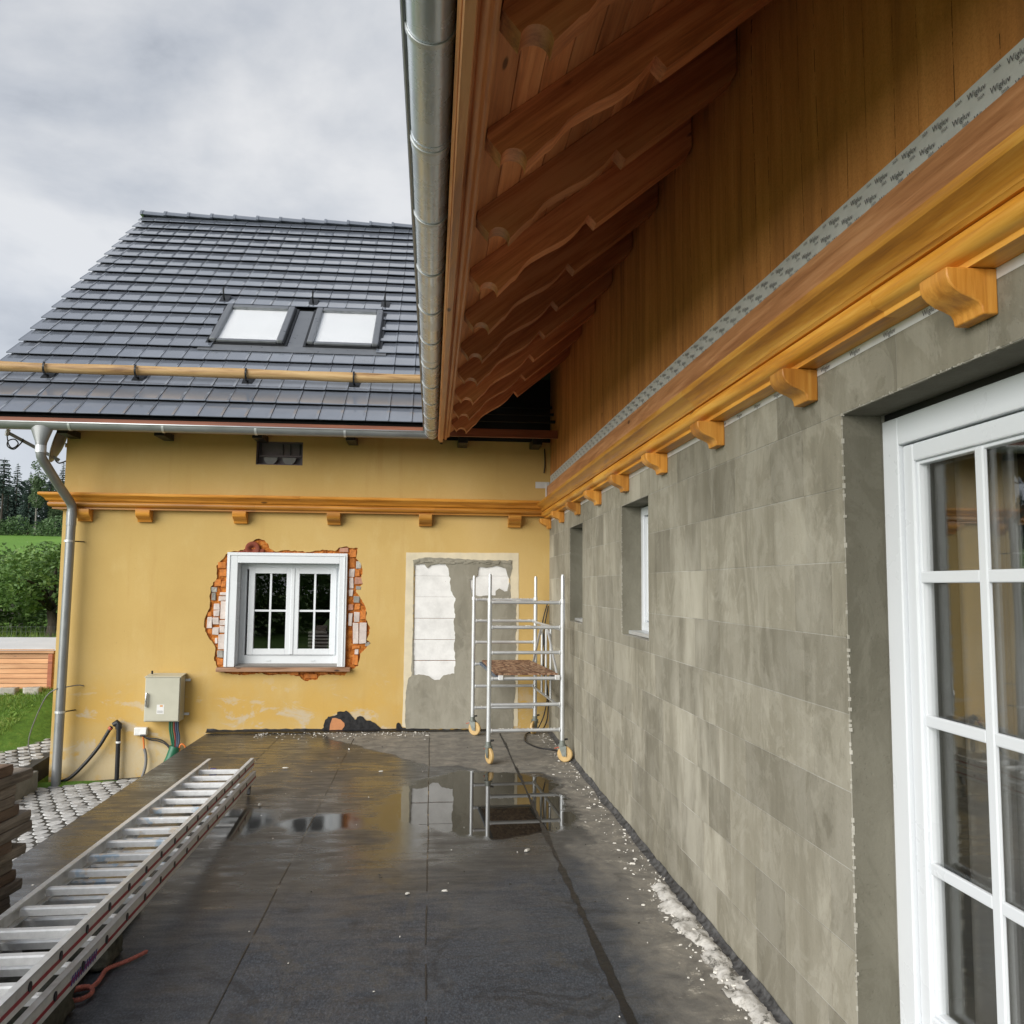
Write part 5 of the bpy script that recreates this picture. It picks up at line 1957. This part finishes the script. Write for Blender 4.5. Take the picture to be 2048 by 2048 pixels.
# ------------------------------------------------------------------ stack of planks at the left
ordn = ['topmost', 'second', 'third', 'fourth', 'fifth', 'sixth', 'seventh', 'eighth', 'ninth', 'tenth', 'eleventh', 'twelfth', 'thirteenth', 'fourteenth', 'fifteenth', 'lowest']
ends = [-.06, .10, -.02, -.03, .02, .11, .12, -.05, .09, .0, .02, .05, -.04, .0, -.03, .02]
shade = [1, 0, 0, 0, 1, 0, 0, 1, 0, 0, 1, 0, 0, 0, 1, 0]
pd = Vector((.10, 1, 0)).normalized()
ps = Vector((1, -.10, 0)).normalized()
ztop = .800
for i in range(16):
    tk = .0488
    z1 = ztop - i * .0500
    e_ = Vector((-1.925, 4.30, 0)) + pd * ends[i] + ps * random.uniform(-.012, .012)
    b = MB()
    L_ = 2.6
    rows = 14
    tl = random.uniform(-.004, .004)
    for k in range(rows + 1):
        c_ = e_ - pd * (L_ * k / rows)
        jag = .010 * noise.noise((i * 3.1, k * .9, 0))
        hz_ = .004 * noise.noise((i * 5.7, k * .5, 1)) if 0 < k else .0
        for (aa, hh) in ((0, 0), (0, tk * .5), (0, tk), (-.22, tk), (-.22, 0)):
            nudge = jag + (.004 if hh == tk * .5 else 0) + .003 * noise.noise((i, k * 2.2, hh * 90))
            q = c_ + ps * (aa + (nudge if aa == 0 else 0))
            b.v.append((q.x, q.y, z1 - tk + hh * .985 + hz_ * .4))
    for k in range(rows):
        for m_ in range(5):
            b.f.append((k * 5 + m_, k * 5 + (m_ + 1) % 5, (k + 1) * 5 + (m_ + 1) % 5, (k + 1) * 5 + m_))
    b.f += [(0, 1, 2, 3, 4), tuple(rows * 5 + q for q in (4, 3, 2, 1, 0))]
    o = b.build('plank', 'brown_plank' if shade[i] else 'old_plank', bevel=.0025)
    tag(o, ('%s plank of the weathered stack at the left edge' % ordn[i]) if i else 'reddish brown plank lying topmost on the weathered stack at the left edge', 'plank', 'stacked planks at the left')

# ------------------------------------------------------------------ electric cabinet and services on the yellow wall
cb = thing('electric_cabinet', 'grey beige steel electric cabinet hung on the yellow wall', 'cabinet', (-2.9, D, .15))
MB().box(-3.082, D - .188, .150, -2.707, D - .012, .628).build('box', 'cabinet', cb, bevel=.006)
MB().hexa([(-3.088, D - .205, .624), (-2.701, D - .205, .624), (-2.701, D - .006, .640), (-3.088, D - .006, .640), (-3.088, D - .205, .634), (-2.701, D - .205, .634), (-2.701, D - .006, .655), (-3.088, D - .006, .655)]).build('rain_hood', 'cabinet', cb, bevel=.003)
dd = MB().box(-3.074, D - .204, .160, -2.714, D - .190, .620).build('door', 'cabinet', cb, bevel=.004)
smooth_by_angle(MB().tube([(-3.052, D - .222, .322), (-3.052, D - .228, .34), (-3.052, D - .228, .445), (-3.052, D - .222, .46)], .013, 10).build('handle', 'silver', dd), 50)
MB().tube([(-3.052, D - .205, .318), (-3.052, D - .228, .318)], .011, 10).build('lock', 'silver', dd)
MB().box(-2.945, D - .2052, .235, -2.868, D - .2041, .335).build('sticker', 'white_plastic', dd)
b = MB()
b.box(-2.912, D - .2062, .312, -2.882, D - .2053, .330)
b.build('sticker_mark', 'sticker_orange', dd)
b = MB()
for k in range(4):
    b.box(-2.938, D - .2062, .247 + k * .007, -2.876 - .008 * (k % 2), D - .2053, .2495 + k * .007)
b.build('sticker_lines', 'grey_cable', dd)
for zz in (.195, .565):
    for xx in (-2.707,):
        MB().box(xx, D - .020, zz, xx + .055, D - .004, zz + .026).build('wall_bracket', 'galvanised', cb, bevel=.002)
MB().tube([(-3.035, D - .12, .655), (-3.035, D - .12, .690)], .011, 8).build('aerial_stub', 'black_plastic', cb)


def cable(name, pts, r_, m, label=None, cat='cable', parent=None, seg=8):
    P_ = []
    pts = [Vector(p) for p in pts]
    for i in range(len(pts) - 1):
        p0, p1, p2, p3 = pts[max(0, i - 1)], pts[i], pts[i + 1], pts[min(len(pts) - 1, i + 2)]
        for k in range(6):
            f_ = k / 6
            P_.append(.5 * ((2 * p1) + (p2 - p0) * f_ + (2 * p0 - 5 * p1 + 4 * p2 - p3) * f_ ** 2 + (3 * p1 - p0 - 3 * p2 + p3) * f_ ** 3))
    P_.append(pts[-1])
    o = MB().tube(P_, r_, seg).build(name, m, parent, smooth=True)
    if label:
        tag(o, label, cat)
    return o


cond = MB().tube([(-2.765, D - .09, -.135), (-2.80, D - .11, -.26), (-2.86, D - .14, -.40), (-2.90, D - .14, -.46)], .058, 16, False)
o = cond.build('conduit', 'green_plastic')
smooth_by_angle(o, 50)
tag(o, 'green plastic conduit rising from the ground below the electric cabinet', 'conduit')
for i, (xa, m, nm) in enumerate(((-2.835, 'green_plastic', 'thin green cable'), (-2.812, 'green_plastic', 'dark green cable'), (-2.787, 'red_cable', 'dark red cable'), (-2.768, 'blue_cable', 'blue grey cable'), (-2.748, 'blue_cable', 'rightmost blue grey cable'))):
    cable('cable', [(xa, D - .08, .16), (xa, D - .08, .06), (xa + .02, D - .085, -.04), (-2.79 + .012 * i, D - .09, -.16), (-2.80 + .008 * i, D - .10, -.24)], .011, m, nm + ' between the electric cabinet and the green conduit')
cable('cable', [(-2.72, D - .09, -.20), (-2.715, D - .10, -.13), (-2.69, D - .10, -.105), (-2.66, D - .10, -.13), (-2.645, D - .10, -.17)], .009, 'orange_cable', 'short orange cable loop at the mouth of the green conduit')
sk_ = thing('socket_box', 'small white socket box low on the yellow wall beside the cabinet', 'socket', (-3.15, D, 0))
MB().box(-3.222, D - .058, -.018, -3.085, D - .002, .068).build('housing', 'white_plastic', sk_, bevel=.010)
MB().hexa([(-3.150, D - .075, -.002), (-3.088, D - .075, -.002), (-3.088, D - .060, -.010), (-3.150, D - .060, -.010), (-3.150, D - .067, .050), (-3.088, D - .067, .050), (-3.088, D - .060, .052), (-3.150, D - .060, .052)]).build('flap', 'white_plastic', sk_, bevel=.004)
MB().box(-3.155, D - .066, -.028, -3.100, D - .03, -.012).build('plug', 'black_plastic', sk_, bevel=.005)
cable('cable', [(-3.13, D - .05, -.02), (-3.06, D - .06, -.045), (-2.96, D - .065, -.055), (-2.88, D - .07, -.09), (-2.80, D - .09, -.16)], .008, 'black_plastic', 'black cable sagging from the white socket to the green conduit')
cable('cable', [(-3.13, D - .05, -.02), (-3.06, D - .05, -.062), (-2.96, D - .055, -.078), (-2.87, D - .07, -.115), (-2.81, D - .09, -.18)], .007, 'black_plastic', 'lower of two black cables between the white socket and the conduit')
cable('cable', [(-3.125, D - .045, -.02), (-3.115, D - .045, -.09), (-3.105, D - .05, -.17)], .010, 'orange_cable', 'short orange cable hanging under the white socket')
cable('hose', [(-3.105, D - .05, -.16), (-3.085, D - .055, -.22), (-3.078, D - .06, -.31), (-3.09, D - .07, -.40), (-3.12, D - .08, -.50)], .016, 'grey_cable', 'grey corrugated hose running down from the orange cable', 'hose')
tp_ = thing('standpipe', 'black water standpipe with elbow at the foot of the yellow wall', 'pipe', (-3.38, D - .06, -.5))
smooth_by_angle(MB().tube([(-3.376, D - .06, -.54), (-3.378, D - .06, -.2), (-3.382, D - .06, .075)], .024, 12).build('riser', 'black_plastic', tp_), 50)
smooth_by_angle(MB().tube([(-3.382, D - .06, .055), (-3.384, D - .06, .105), (-3.40, D - .06, .125), (-3.44, D - .065, .100)], .033, 12, True, [.033, .036, .033, .026]).build('elbow', 'black_plastic', tp_), 50)
MB().tube([(-3.377, D - .06, -.095), (-3.377, D - .06, -.075)], .027, 12).build('clip', 'white_plastic', tp_)
MB().tube([(-3.455, D - .07, .075), (-3.475, D - .07, .055)], .024, 10).build('valve', 'brake_red', tp_)
cable('hose', [(-3.455, D - .07, .085), (-3.50, D - .075, .0), (-3.58, D - .08, -.14), (-3.72, D - .085, -.32), (-3.88, D - .09, -.47), (-4.10, D - .10, -.52)], .019, 'black_plastic', 'black hose curving down from the standpipe to the downpipe foot', 'hose')

# cables by the scaffold
cable('cable', [(1.345, D - .03, 1.45), (1.30, D - .05, 1.30), (1.283, D - .05, 1.18), (1.297, D - .06, 1.0), (1.27, D - .06, .78), (1.345, D - .07, .47), (1.31, D - .06, .19), (1.224, D - .10, .016)], .007, 'black_plastic', 'black cable hanging in the corner behind the scaffold, left one')
cable('cable', [(1.355, D - .03, 1.42), (1.325, D - .05, 1.28), (1.305, D - .05, 1.14), (1.31, D - .06, .96), (1.30, D - .06, .70), (1.352, D - .06, .42), (1.345, D - .06, .14), (1.28, D - .12, .014)], .007, 'black_plastic', 'black cable hanging in the corner behind the scaffold, right one')
cable('cable', [(1.28, D - .12, .012), (1.10, 9.60, .012), (1.03, 9.30, .012), (1.02, 9.05, .012), (1.09, 8.78, .012), (1.16, 8.68, .012), (1.24, 8.62, .012), (1.30, 8.5, .012)], .008, 'black_plastic', 'black cable lying on the terrace under the scaffold')
cable('cable', [(1.30, D - .015, 2.98), (1.31, D - .012, 3.1), (1.305, D - .012, 3.27)], .007, 'black_plastic', 'thin black cable running up the corner under the eaves')
MB().box(1.20, D - .008, 2.80, 1.365, D - .002, 2.875).build('corner_tape', 'tape_grey', yh)
MB().box(1.318, D - .014, 2.62, 1.333, D - .003, 2.86).build('corner_strip', 'white_plastic', yh)
cable('cable', [(-3.92, 9.70, .52), (-3.83, D - .06, .53), (-3.79, D - .01, .515)], .006, 'grey_cable', 'wire stub sticking out of the yellow wall beside the downpipe')
cable('cable', [(-3.99, 9.66, .51), (-4.12, 9.72, .42), (-4.30, 9.9, .15), (-4.40, 10.0, -.10), (-4.35, 9.98, -.30), (-4.24, 9.9, -.43)], .006, 'grey_cable', 'grey wire arching down from the downpipe over the sett path')

# satellite dish behind the gutter
ds = thing('satellite_dish', 'grey satellite dish with feed arm under the left eave', 'satellite dish', (-4.25, 9.95, 3.1))
b = MB()
nr, n = 5, 24
cen = Vector((-4.18, 9.95, 3.24))
ax = Vector((-.93, -.20, .30)).normalized()
e1 = ax.cross(Vector((0, 0, 1))).normalized()
e2 = ax.cross(e1)
for side in (0, 1):
    for k in range(nr + 1):
        rr = .27 * k / nr
        for i in range(n):
            q = 2 * math.pi * i / n
            b.v.append(cen + ax * (.055 * (k / nr) ** 2 - .006 * side) + e1 * math.cos(q) * rr * .9 + e2 * math.sin(q) * rr)
    o_ = side * (nr + 1) * n
    for k in range(nr):
        for i in range(n):
            b.f.append((o_ + k * n + i, o_ + k * n + (i + 1) % n, o_ + (k + 1) * n + (i + 1) % n, o_ + (k + 1) * n + i))
for i in range(n):
    b.f.append((nr * n + i, nr * n + (i + 1) % n, 2 * (nr + 1) * n - n + (i + 1) % n, 2 * (nr + 1) * n - n + i))
b.build('reflector', 'dish_grey', ds, smooth=True, fix=False)
MB().bar((-4.21, 9.93, 3.02), (-4.69, 9.75, 3.29), .024, .036).build('feed_arm', 'dish_grey', ds, bevel=.003)
MB().tube([(-4.69, 9.75, 3.33), (-4.705, 9.745, 3.26)], .022, 10).build('feed_horn', 'galvanised', ds)
MB().tube([(-4.17, 9.96, 3.2), (-4.11, 9.99, 3.2)], .025, 10).build('mount', 'galvanised', ds)
cable('cable', [(-4.70, 9.745, 3.26), (-4.675, 9.74, 3.16), (-4.63, 9.74, 3.12), (-4.58, 9.75, 3.17), (-4.62, 9.75, 3.22), (-4.68, 9.74, 3.20), (-4.685, 9.74, 3.14), (-4.62, 9.75, 3.11), (-4.56, 9.78, 3.19), (-4.55, 9.79, 3.235)], .007, 'black_plastic', 'looped black cable hanging from the satellite dish arm')
cable('cable', [(-4.25, 9.92, 3.02), (-4.20, 9.90, 2.985), (-4.14, 9.92, 3.01), (-4.105, 9.95, 3.04)], .008, 'black_plastic', 'black cable from the satellite dish into the yellow wall')

# small rubble scattered on the terrace
b = MB()


def chip(x, y, s_):
    a_ = random.uniform(0, 6.28)
    ca, sa = math.cos(a_), math.sin(a_)
    l_, w_, h_ = s_ * random.uniform(.8, 2.2), s_ * random.uniform(.4, .9), s_ * random.uniform(.15, .5)
    lo_, hi_ = [], []
    for k in range(6):
        q = (k + random.uniform(-.3, .3)) * math.pi / 3
        px, py = l_ * .8 * math.cos(q) * random.uniform(.7, 1.1), w_ * math.sin(q) * random.uniform(.7, 1.1)
        X_, Y_ = x + px * ca - py * sa, y + px * sa + py * ca
        f_ = random.uniform(.45, .85)
        lo_.append((X_, Y_, .001))
        hi_.append((x + (X_ - x) * f_, y + (Y_ - y) * f_, .003 + h_ * random.uniform(.6, 1.2)))
    b.prism(lo_, hi_)


for i in range(210):
    x = random.uniform(-1.9, .0)
    chip(x, 9.80 - abs(random.gauss(0, .16)), random.uniform(.003, .010))
for i in range(45):
    chip(random.uniform(-2.2, 1.1), random.uniform(3.2, 9.4), random.uniform(.002, .006))
for i in range(420):
    chip(A - .03 - abs(random.gauss(0, .09)), random.uniform(2.6, 9.6) if i % 3 else random.uniform(2.6, 5.2), random.choice((.003, .004, .006, .009, .014)))
for x, y, s_ in ((-.80, 9.62, .028), (-.70, 9.63, .022), (-.86, 9.40, .020), (-.30, 9.62, .02), (-.02, 9.55, .016), (-.42, 7.75, .018), (-.05, 7.72, .012), (-1.28, 7.95, .022), (.10, 4.75, .014), (-.10, 4.73, .020), (.62, 5.42, .018), (-.8, 8.8, .016), (-1.25, 6.65, .025)):
    chip(x, y, s_)
tag(b.build('rubble_chips', 'chip_white'), 'small pale plaster chips scattered over the terrace', 'rubble', kind='stuff')
b = MB()
for i in range(60):
    chip(random.uniform(-2.0, 1.2), random.uniform(2.8, 9.6), random.uniform(.003, .008))
tag(b.build('dirt_specks', 'soil'), 'dark dirt specks scattered over the terrace', 'dirt', kind='stuff')
# ------------------------------------------------------------------ garden at the left
pb_ = thing('raised_bed', 'larch raised bed with white sheet cover on the lawn at the left', 'planter', (-6.5, 12.5, .2))
PX1 = -5.03
for i in range(7):
    z0 = .235 + i * .066
    MB().box(-9.0, 12.0 + random.uniform(0, .004), z0, PX1 - .06, 12.025, z0 + .061).build('board', 'larch', pb_, bevel=.003)
    MB().box(PX1 - .025, 12.03, z0, PX1 - .005, 14.0, z0 + .061).build('board', 'larch', pb_, bevel=.003)
MB().box(PX1 - .056, 11.985, .21, PX1, 12.028, .700).build('corner_post', 'beam_wood', pb_, bevel=.003)
MB().box(-9.02, 11.97, .702, PX1 + .02, 12.03, .757).build('top_rail', 'larch', pb_, bevel=.004)
MB().box(-8.98, 12.03, .24, PX1 - .03, 13.9, .66).build('soil_fill', 'soil', pb_)
b = MB()
n = 30
for j in range(n + 1):
    for i in range(n + 1):
        x, y = -9.05 + (PX1 + .05 + 9.05) * i / n, 11.96 + 1.7 * j / n
        b.v.append((x, y, .762 + .05 * (j / n) + .006 * noise.noise((x * 3, y * 3, 0)) - (.02 if j == 0 else 0)))
for j in range(n):
    for i in range(n):
        o_ = j * (n + 1) + i
        b.f.append((o_, o_ + 1, o_ + n + 2, o_ + n + 1))
b.build('cover_sheet', 'white_sheet', pb_, smooth=True)
for i in range(5):
    lab = ['leftmost', 'second from left', 'middle', 'second from right', 'rightmost'][i]
    lump('grey_stone', (-6.4 + i * .30, 11.86, .13 + .005 * i), .20, .12, .12, 'grey_rubble_stone', 'grey stone at the foot of the raised bed, %s of five' % lab, 'stone', 20 + i)


def leaf_cloud(blobs, count, size, rnd, up_bias=.3, flatten=1.0):
    b = MB()
    tot = sum(q[3] * q[4] * q[5] for q in blobs)
    for (cx, cy, cz, rx_, ry_, rz_) in blobs:
        n = int(count * rx_ * ry_ * rz_ / tot)
        for _ in range(n):
            while True:
                p = Vector((rnd.uniform(-1, 1), rnd.uniform(-1, 1), rnd.uniform(-1, 1)))
                if .25 < p.length < 1.0:
                    break
            p = p * (p.length ** -.35)
            p = p * (1 + .22 * noise.noise((p.x * 2.6 + cx, p.y * 2.6 + cy, p.z * 2.6 + cz)))
            if noise.noise((cx + p.x * rx_ * 2.2, cy + p.y * ry_ * 2.2, cz + p.z * rz_ * 2.2)) < -.22:
                continue
            c_ = Vector((cx + p.x * rx_, cy + p.y * ry_, cz + p.z * rz_))
            d1 = Vector((rnd.gauss(0, 1), rnd.gauss(0, 1), rnd.gauss(0, .6))).normalized()
            d2 = d1.cross(Vector((rnd.gauss(0, 1), rnd.gauss(0, 1), rnd.gauss(0, 1) + up_bias))).normalized()
            s_ = size * rnd.uniform(.6, 1.3)
            b.add([c_ - d1 * s_, c_ + d2 * s_ * .45 + d1 * s_ * .1, c_ + d1 * s_, c_ - d2 * s_ * .45 + d1 * s_ * .1], [(0, 1, 2, 3)])
    return b


def leafy_tree(name, base, h_, r_, label, seed, m='leaf_apple', nl=7000, size=.075, trunk_r=.09, group=None, low=.25):
    rnd = random.Random(seed)
    t_ = thing(name, label, 'tree', base, group)
    bx, by, bz = base
    th_ = h_ * low
    pts = [(bx, by, bz - .1), (bx + .02 * h_, by, bz + th_ * .6), (bx - .015 * h_, by + .02, bz + th_), (bx + .01 * h_, by, bz + h_ * .75)]
    smooth_by_angle(MB().tube(pts, trunk_r, 10, True, [trunk_r * 1.25, trunk_r, trunk_r * .8, trunk_r * .25]).build('trunk', 'bark', t_), 60)
    br = MB()
    blobs = []
    k_ = 9
    for k in range(k_):
        a_ = 2 * math.pi * k / k_ + rnd.uniform(-.3, .3)
        rr = r_ * rnd.uniform(.45, .72)
        zz = bz + th_ + (h_ - th_) * rnd.uniform(.12, .75)
        e_ = Vector((bx + math.cos(a_) * rr, by + math.sin(a_) * rr, zz))
        s_ = Vector((bx, by, bz + th_ * rnd.uniform(.8, 1.25)))
        md = s_.lerp(e_, .5) + Vector((0, 0, .08 * h_))
        br.tube([s_, md, e_, e_ + (e_ - md) * .5], .03, 6, True, [trunk_r * .5, trunk_r * .32, trunk_r * .18, .006])
        q = r_ * rnd.uniform(.34, .52)
        blobs.append((e_.x, e_.y, e_.z, q, q, q * .8))
    blobs.append((bx, by, bz + h_ * .8, r_ * .5, r_ * .5, h_ * .22))
    br.build('branches', 'bark', t_, smooth=True)
    leaf_cloud(blobs, nl, size, rnd).build('crown', m, t_, fix=False)
    return t_


leafy_tree('apple_tree', (-8.45, 20.0, .36), 2.15, 1.65, 'apple tree with a leaning trunk behind the raised bed', 1, nl=11000, size=.060, trunk_r=.12, low=.30)
leafy_tree('apple_tree', (-10.6, 20.6, .36), 1.75, 1.6, 'bushy fruit tree left of the apple tree behind the raised bed', 2, nl=9000, size=.060, trunk_r=.11, low=.22)
leafy_tree('fruit_tree', (-9.2, 25.0, .5), 2.0, 1.5, 'darker fruit tree standing behind the apple tree near the yellow wall', 4, nl=8000, size=.07, low=.2)
leafy_tree('fruit_tree', (-12.6, 26.0, .5), 1.9, 1.9, 'broad fruit tree at the left behind the bench', 5, nl=9000, size=.075, low=.15)
leafy_tree('fruit_tree', (-8.6, 22.0, .5), 2.2, 1.1, 'low young fruit tree partly hidden by the yellow house corner', 6, nl=5000, size=.06, low=.2)

# old bench behind the trees' trunks
bn = thing('garden_bench', 'old grey wooden bench on the grass below the fruit trees', 'bench', (-11.2, 22.5, .4))
for k in range(3):
    MB().box(-12.6, 22.55, .86 + k * .10, -10.2, 22.58, .945 + k * .10).build('back_slat', 'grey_wood', bn)
for k in range(3):
    MB().box(-12.6, 22.1 + k * .14, .82, -10.2, 22.22 + k * .14, .85).build('seat_slat', 'grey_wood', bn)
for x in (-12.5, -11.4, -10.3):
    MB().box(x - .04, 22.1, .3, x + .04, 22.18, .82).build('leg', 'grey_wood', bn)
    MB().box(x - .04, 22.58, .3, x + .04, 22.65, 1.16).build('leg', 'grey_wood', bn)
# wire mesh fence
wf = thing('wire_fence', 'low wire mesh fence across the garden behind the raised bed', 'fence', (-9, 17, .3))
b = MB()
x = -13.0
while x < -6.4:
    b.box(x - .0014, 17.0, .32, x + .0014, 17.003, .82)
    x += .085
for k in range(6):
    b.box(-13, 17.004, .33 + k * .095, -6.4, 17.007, .3325 + k * .095)
b.build('mesh', 'wire_grey', wf)
for x in (-13, -10.8, -8.6, -6.4):
    MB().tube([(x, 17.03, .2), (x, 17.03, 1.1)], .022, 8).build('post', 'grey_wood', wf)

# grass of the lawn
b = MB()
rnd = random.Random(5)
for i in range(30000):
    x = rnd.uniform(-8.2, -4.98)
    y = 9.3 + 2.7 * rnd.random()
    z0 = ground_z(x, y) - .01
    if rnd.random() < .08 or noise.noise((x * 1.7, y * 1.7, 3)) < -.35:
        continue
    h_ = rnd.uniform(.03, .075) * (1 + .6 * noise.noise((x * 2.3, y * 2.3, 0)))
    a_ = rnd.uniform(0, 6.28)
    w_ = rnd.uniform(.003, .006)
    lx, ly = rnd.gauss(0, .025), rnd.gauss(0, .025)
    dx, dy = math.cos(a_) * w_, math.sin(a_) * w_
    b.add([(x - dx, y - dy, z0), (x + dx, y + dy, z0), (x + lx, y + ly, z0 + h_)], [(0, 1, 2)])
for i in range(1500):                                   # broad weed leaves
    x = rnd.uniform(-8, -5.0)
    y = 9.4 + 2.5 * rnd.random()
    z0 = ground_z(x, y)
    a_ = rnd.uniform(0, 6.28)
    l_ = rnd.uniform(.03, .06)
    d1 = Vector((math.cos(a_), math.sin(a_), rnd.uniform(.2, .8))) * l_
    d2 = Vector((-math.sin(a_), math.cos(a_), 0)) * l_ * .35
    c_ = Vector((x, y, z0 + .015))
    b.add([c_, c_ + d1 * .5 + d2, c_ + d1, c_ + d1 * .5 - d2], [(0, 1, 2, 3)])
for i in range(9000):                                   # taller grass under the trees
    x = rnd.uniform(-14, -6.2)
    y = rnd.uniform(14.5, 22)
    z0 = ground_z(x, y) - .02
    h_ = rnd.uniform(.10, .30)
    a_ = rnd.uniform(0, 6.28)
    w_ = .010
    b.add([(x - math.cos(a_) * w_, y - math.sin(a_) * w_, z0), (x + math.cos(a_) * w_, y + math.sin(a_) * w_, z0), (x + rnd.gauss(0, .05), y + rnd.gauss(0, .05), z0 + h_)], [(0, 1, 2)])
tag(b.build('lawn_grass', 'grass_blade', fix=False), 'short lawn grass and weeds sloping up beside the sett path', 'grass', kind='stuff')


# ------------------------------------------------------------------ wood on the hill
def conifer_mesh(seed, h_, r_, clear):
    rnd = random.Random(seed)
    b = MB()
    z_ = h_ * clear
    while z_ < h_ * .985:
        f_ = (z_ - h_ * clear) / (h_ * (1 - clear))
        rr = r_ * (1 - f_) ** .8 * rnd.uniform(.7, 1.15) + .15
        if clear > .4:
            rr = r_ * (math.sin(math.pi * min(1, .18 + .82 * f_)) * .8 + .12) * rnd.uniform(.6, 1.15)
        n = rnd.randint(5, 8)
        for k in range(n):
            if rnd.random() < .12:
                continue
            a_ = 2 * math.pi * (k + rnd.uniform(-.3, .3)) / n
            l_ = rr * rnd.uniform(.7, 1.15)
            d = Vector((math.cos(a_), math.sin(a_), -.22 + .25 * f_))
            sd = Vector((-math.sin(a_), math.cos(a_), 0))
            c_ = Vector((0, 0, z_))
            for q in range(4):
                f0, f1 = q / 4, (q + 1.15) / 4
                w_ = l_ * .26 * (1 - f0 * .6)
                dr = -.10 * l_ * f1 * f1
                m_ = c_ + d * l_ * (f0 + f1) / 2
                b.add([c_ + d * l_ * f0, m_ + sd * w_ + Vector((0, 0, dr - .12)), c_ + d * l_ * f1 + Vector((0, 0, dr)), m_ - sd * w_ + Vector((0, 0, dr - .12))], [(0, 1, 2, 3)])
                b.add([c_ + d * l_ * f0, m_ + Vector((0, 0, -w_ * .9)), c_ + d * l_ * f1 + Vector((0, 0, dr - .05)), m_ + Vector((0, 0, w_ * .25))], [(0, 1, 2, 3)])
        z_ += h_ * .026 * rnd.uniform(.8, 1.2)
    me = b.mesh('crown')
    me.materials.append(MT['leaf_conifer'])
    t_ = MB().tube([(0, 0, -.5), (.05, 0, h_ * .5), (0, 0, h_ * .99)], .2, 8, True, [.24, .15, .02]).mesh('trunk')
    t_.materials.append(MT['bark'])
    return me, t_


def birch_mesh(seed, h_, r_):
    rnd = random.Random(seed)
    blobs = []
    for k in range(12):
        f_ = rnd.uniform(.42, .98)
        a_ = rnd.uniform(0, 6.28)
        rr = r_ * rnd.uniform(.1, .6) * (1.25 - f_)
        q = r_ * rnd.uniform(.32, .55)
        blobs.append((math.cos(a_) * rr, math.sin(a_) * rr, h_ * f_, q, q, q * 1.1))
    me = leaf_cloud(blobs, 3600, .20, rnd).mesh('crown')
    me.materials.append(MT['leaf_birch'])
    t_ = MB().tube([(0, 0, -.5), (.1, 0, h_ * .5), (-.05, 0, h_ * .95)], .15, 8, True, [.17, .11, .02]).mesh('trunk')
    t_.materials.append(MT['grey_wood'])
    return me, t_


VAR = [conifer_mesh(1, 13, 2.2, .12), conifer_mesh(2, 14, 2.0, .30), conifer_mesh(3, 14, 2.3, .55), conifer_mesh(4, 11, 2.0, .08)]
BIR = [birch_mesh(7, 12.5, 2.3), birch_mesh(8, 9, 2.2)]


def put(name, var, x, y, s_, lab, group):
    t_ = thing(name, lab, 'tree', (x, y, ground_z(x, y) - .2), group)
    rz = random.uniform(0, 6.28)
    for me, nm in ((var[0], 'crown'), (var[1], 'trunk')):
        o = bpy.data.objects.new(nm, me)
        COL.objects.link(o)
        o.parent = t_
        o.rotation_euler = (0, 0, rz)
        o.scale = (s_, s_, s_)


random.seed(21)
# front trees that show between the house corner and the left edge
put('pine_tree', VAR[2], -71.5, 148, .95, 'tall pine with a bare trunk at the left end of the wood', 'trees of the wood on the hill')
put('spruce_tree', VAR[0], -69.0, 152, .86, 'pointed dark spruce in the wood right of the bare-trunked pine', 'trees of the wood on the hill')
put('birch_tree', BIR[0], -65.5, 147, .98, 'tall light green birch rising from the wood left of the downpipe', 'trees of the wood on the hill')
put('birch_tree', BIR[1], -63.2, 149, .95, 'smaller light green birch close to the downpipe in the wood', 'trees of the wood on the hill')
lab = 'dark conifer standing in the wood on the hill behind the meadow'
for k in range(46):
    x = -150 + k * 2.6 + random.uniform(-.9, .9)
    if -74 < x < -60 and random.random() < .0:
        continue
    put('spruce_tree', VAR[random.choice((0, 1, 1, 3, 2))], x, random.uniform(153, 158), random.uniform(.72, 1.0), lab, 'conifers of the wood')
for k in range(40):
    put('spruce_tree', VAR[random.choice((0, 1, 3, 3))], -150 + k * 3.0 + random.uniform(-1, 1), random.uniform(160, 166), random.uniform(.85, 1.05), lab, 'conifers of the wood')
# undergrowth along the edge of the wood
rnd = random.Random(3)
blobs = []
for k in range(120):
    x = -155 + k * 1.15 + rnd.uniform(-.4, .4)
    y = rnd.uniform(144.5, 147.5)
    q = rnd.uniform(.8, 1.7)
    blobs.append((x, y, ground_z(x, y) + q * .75, q, q, q * 1.25))
tag(leaf_cloud(blobs, 34000, .26, rnd).build('undergrowth', 'leaf_shrub', fix=False), 'green bushes along the lower edge of the wood', 'bushes', kind='stuff')
blobs = []
for k in range(70):
    x = -155 + k * 2.0
    y = rnd.uniform(168, 172)
    blobs.append((x, y, ground_z(x, y) + 4.5, 2.4, 2.4, 5.5))
tag(leaf_cloud(blobs, 16000, .7, rnd).build('deep_wood', 'leaf_conifer', fix=False), 'dark depth of the wood behind the front trees', 'wood', kind='stuff')

# trees behind the photographer, mirrored in the panes
labs = ['leafy garden tree behind the photographer mirrored in the window, first', 'leafy garden tree behind the photographer mirrored in the window, second', 'leafy garden tree behind the photographer mirrored in the window, third', 'leafy garden tree behind the photographer mirrored in the window, fourth', 'leafy garden tree behind the photographer mirrored in the window, fifth']
for i, (x, y) in enumerate(((-9.0, -22), (-5.6, -24), (-2.5, -22.5), (.6, -24.5), (-12.5, -21))):
    leafy_tree('garden_tree', (x, y, -1.0), 4.4, 2.4, labs[i], 40 + i, nl=3500, size=.17, trunk_r=.16, low=.12)
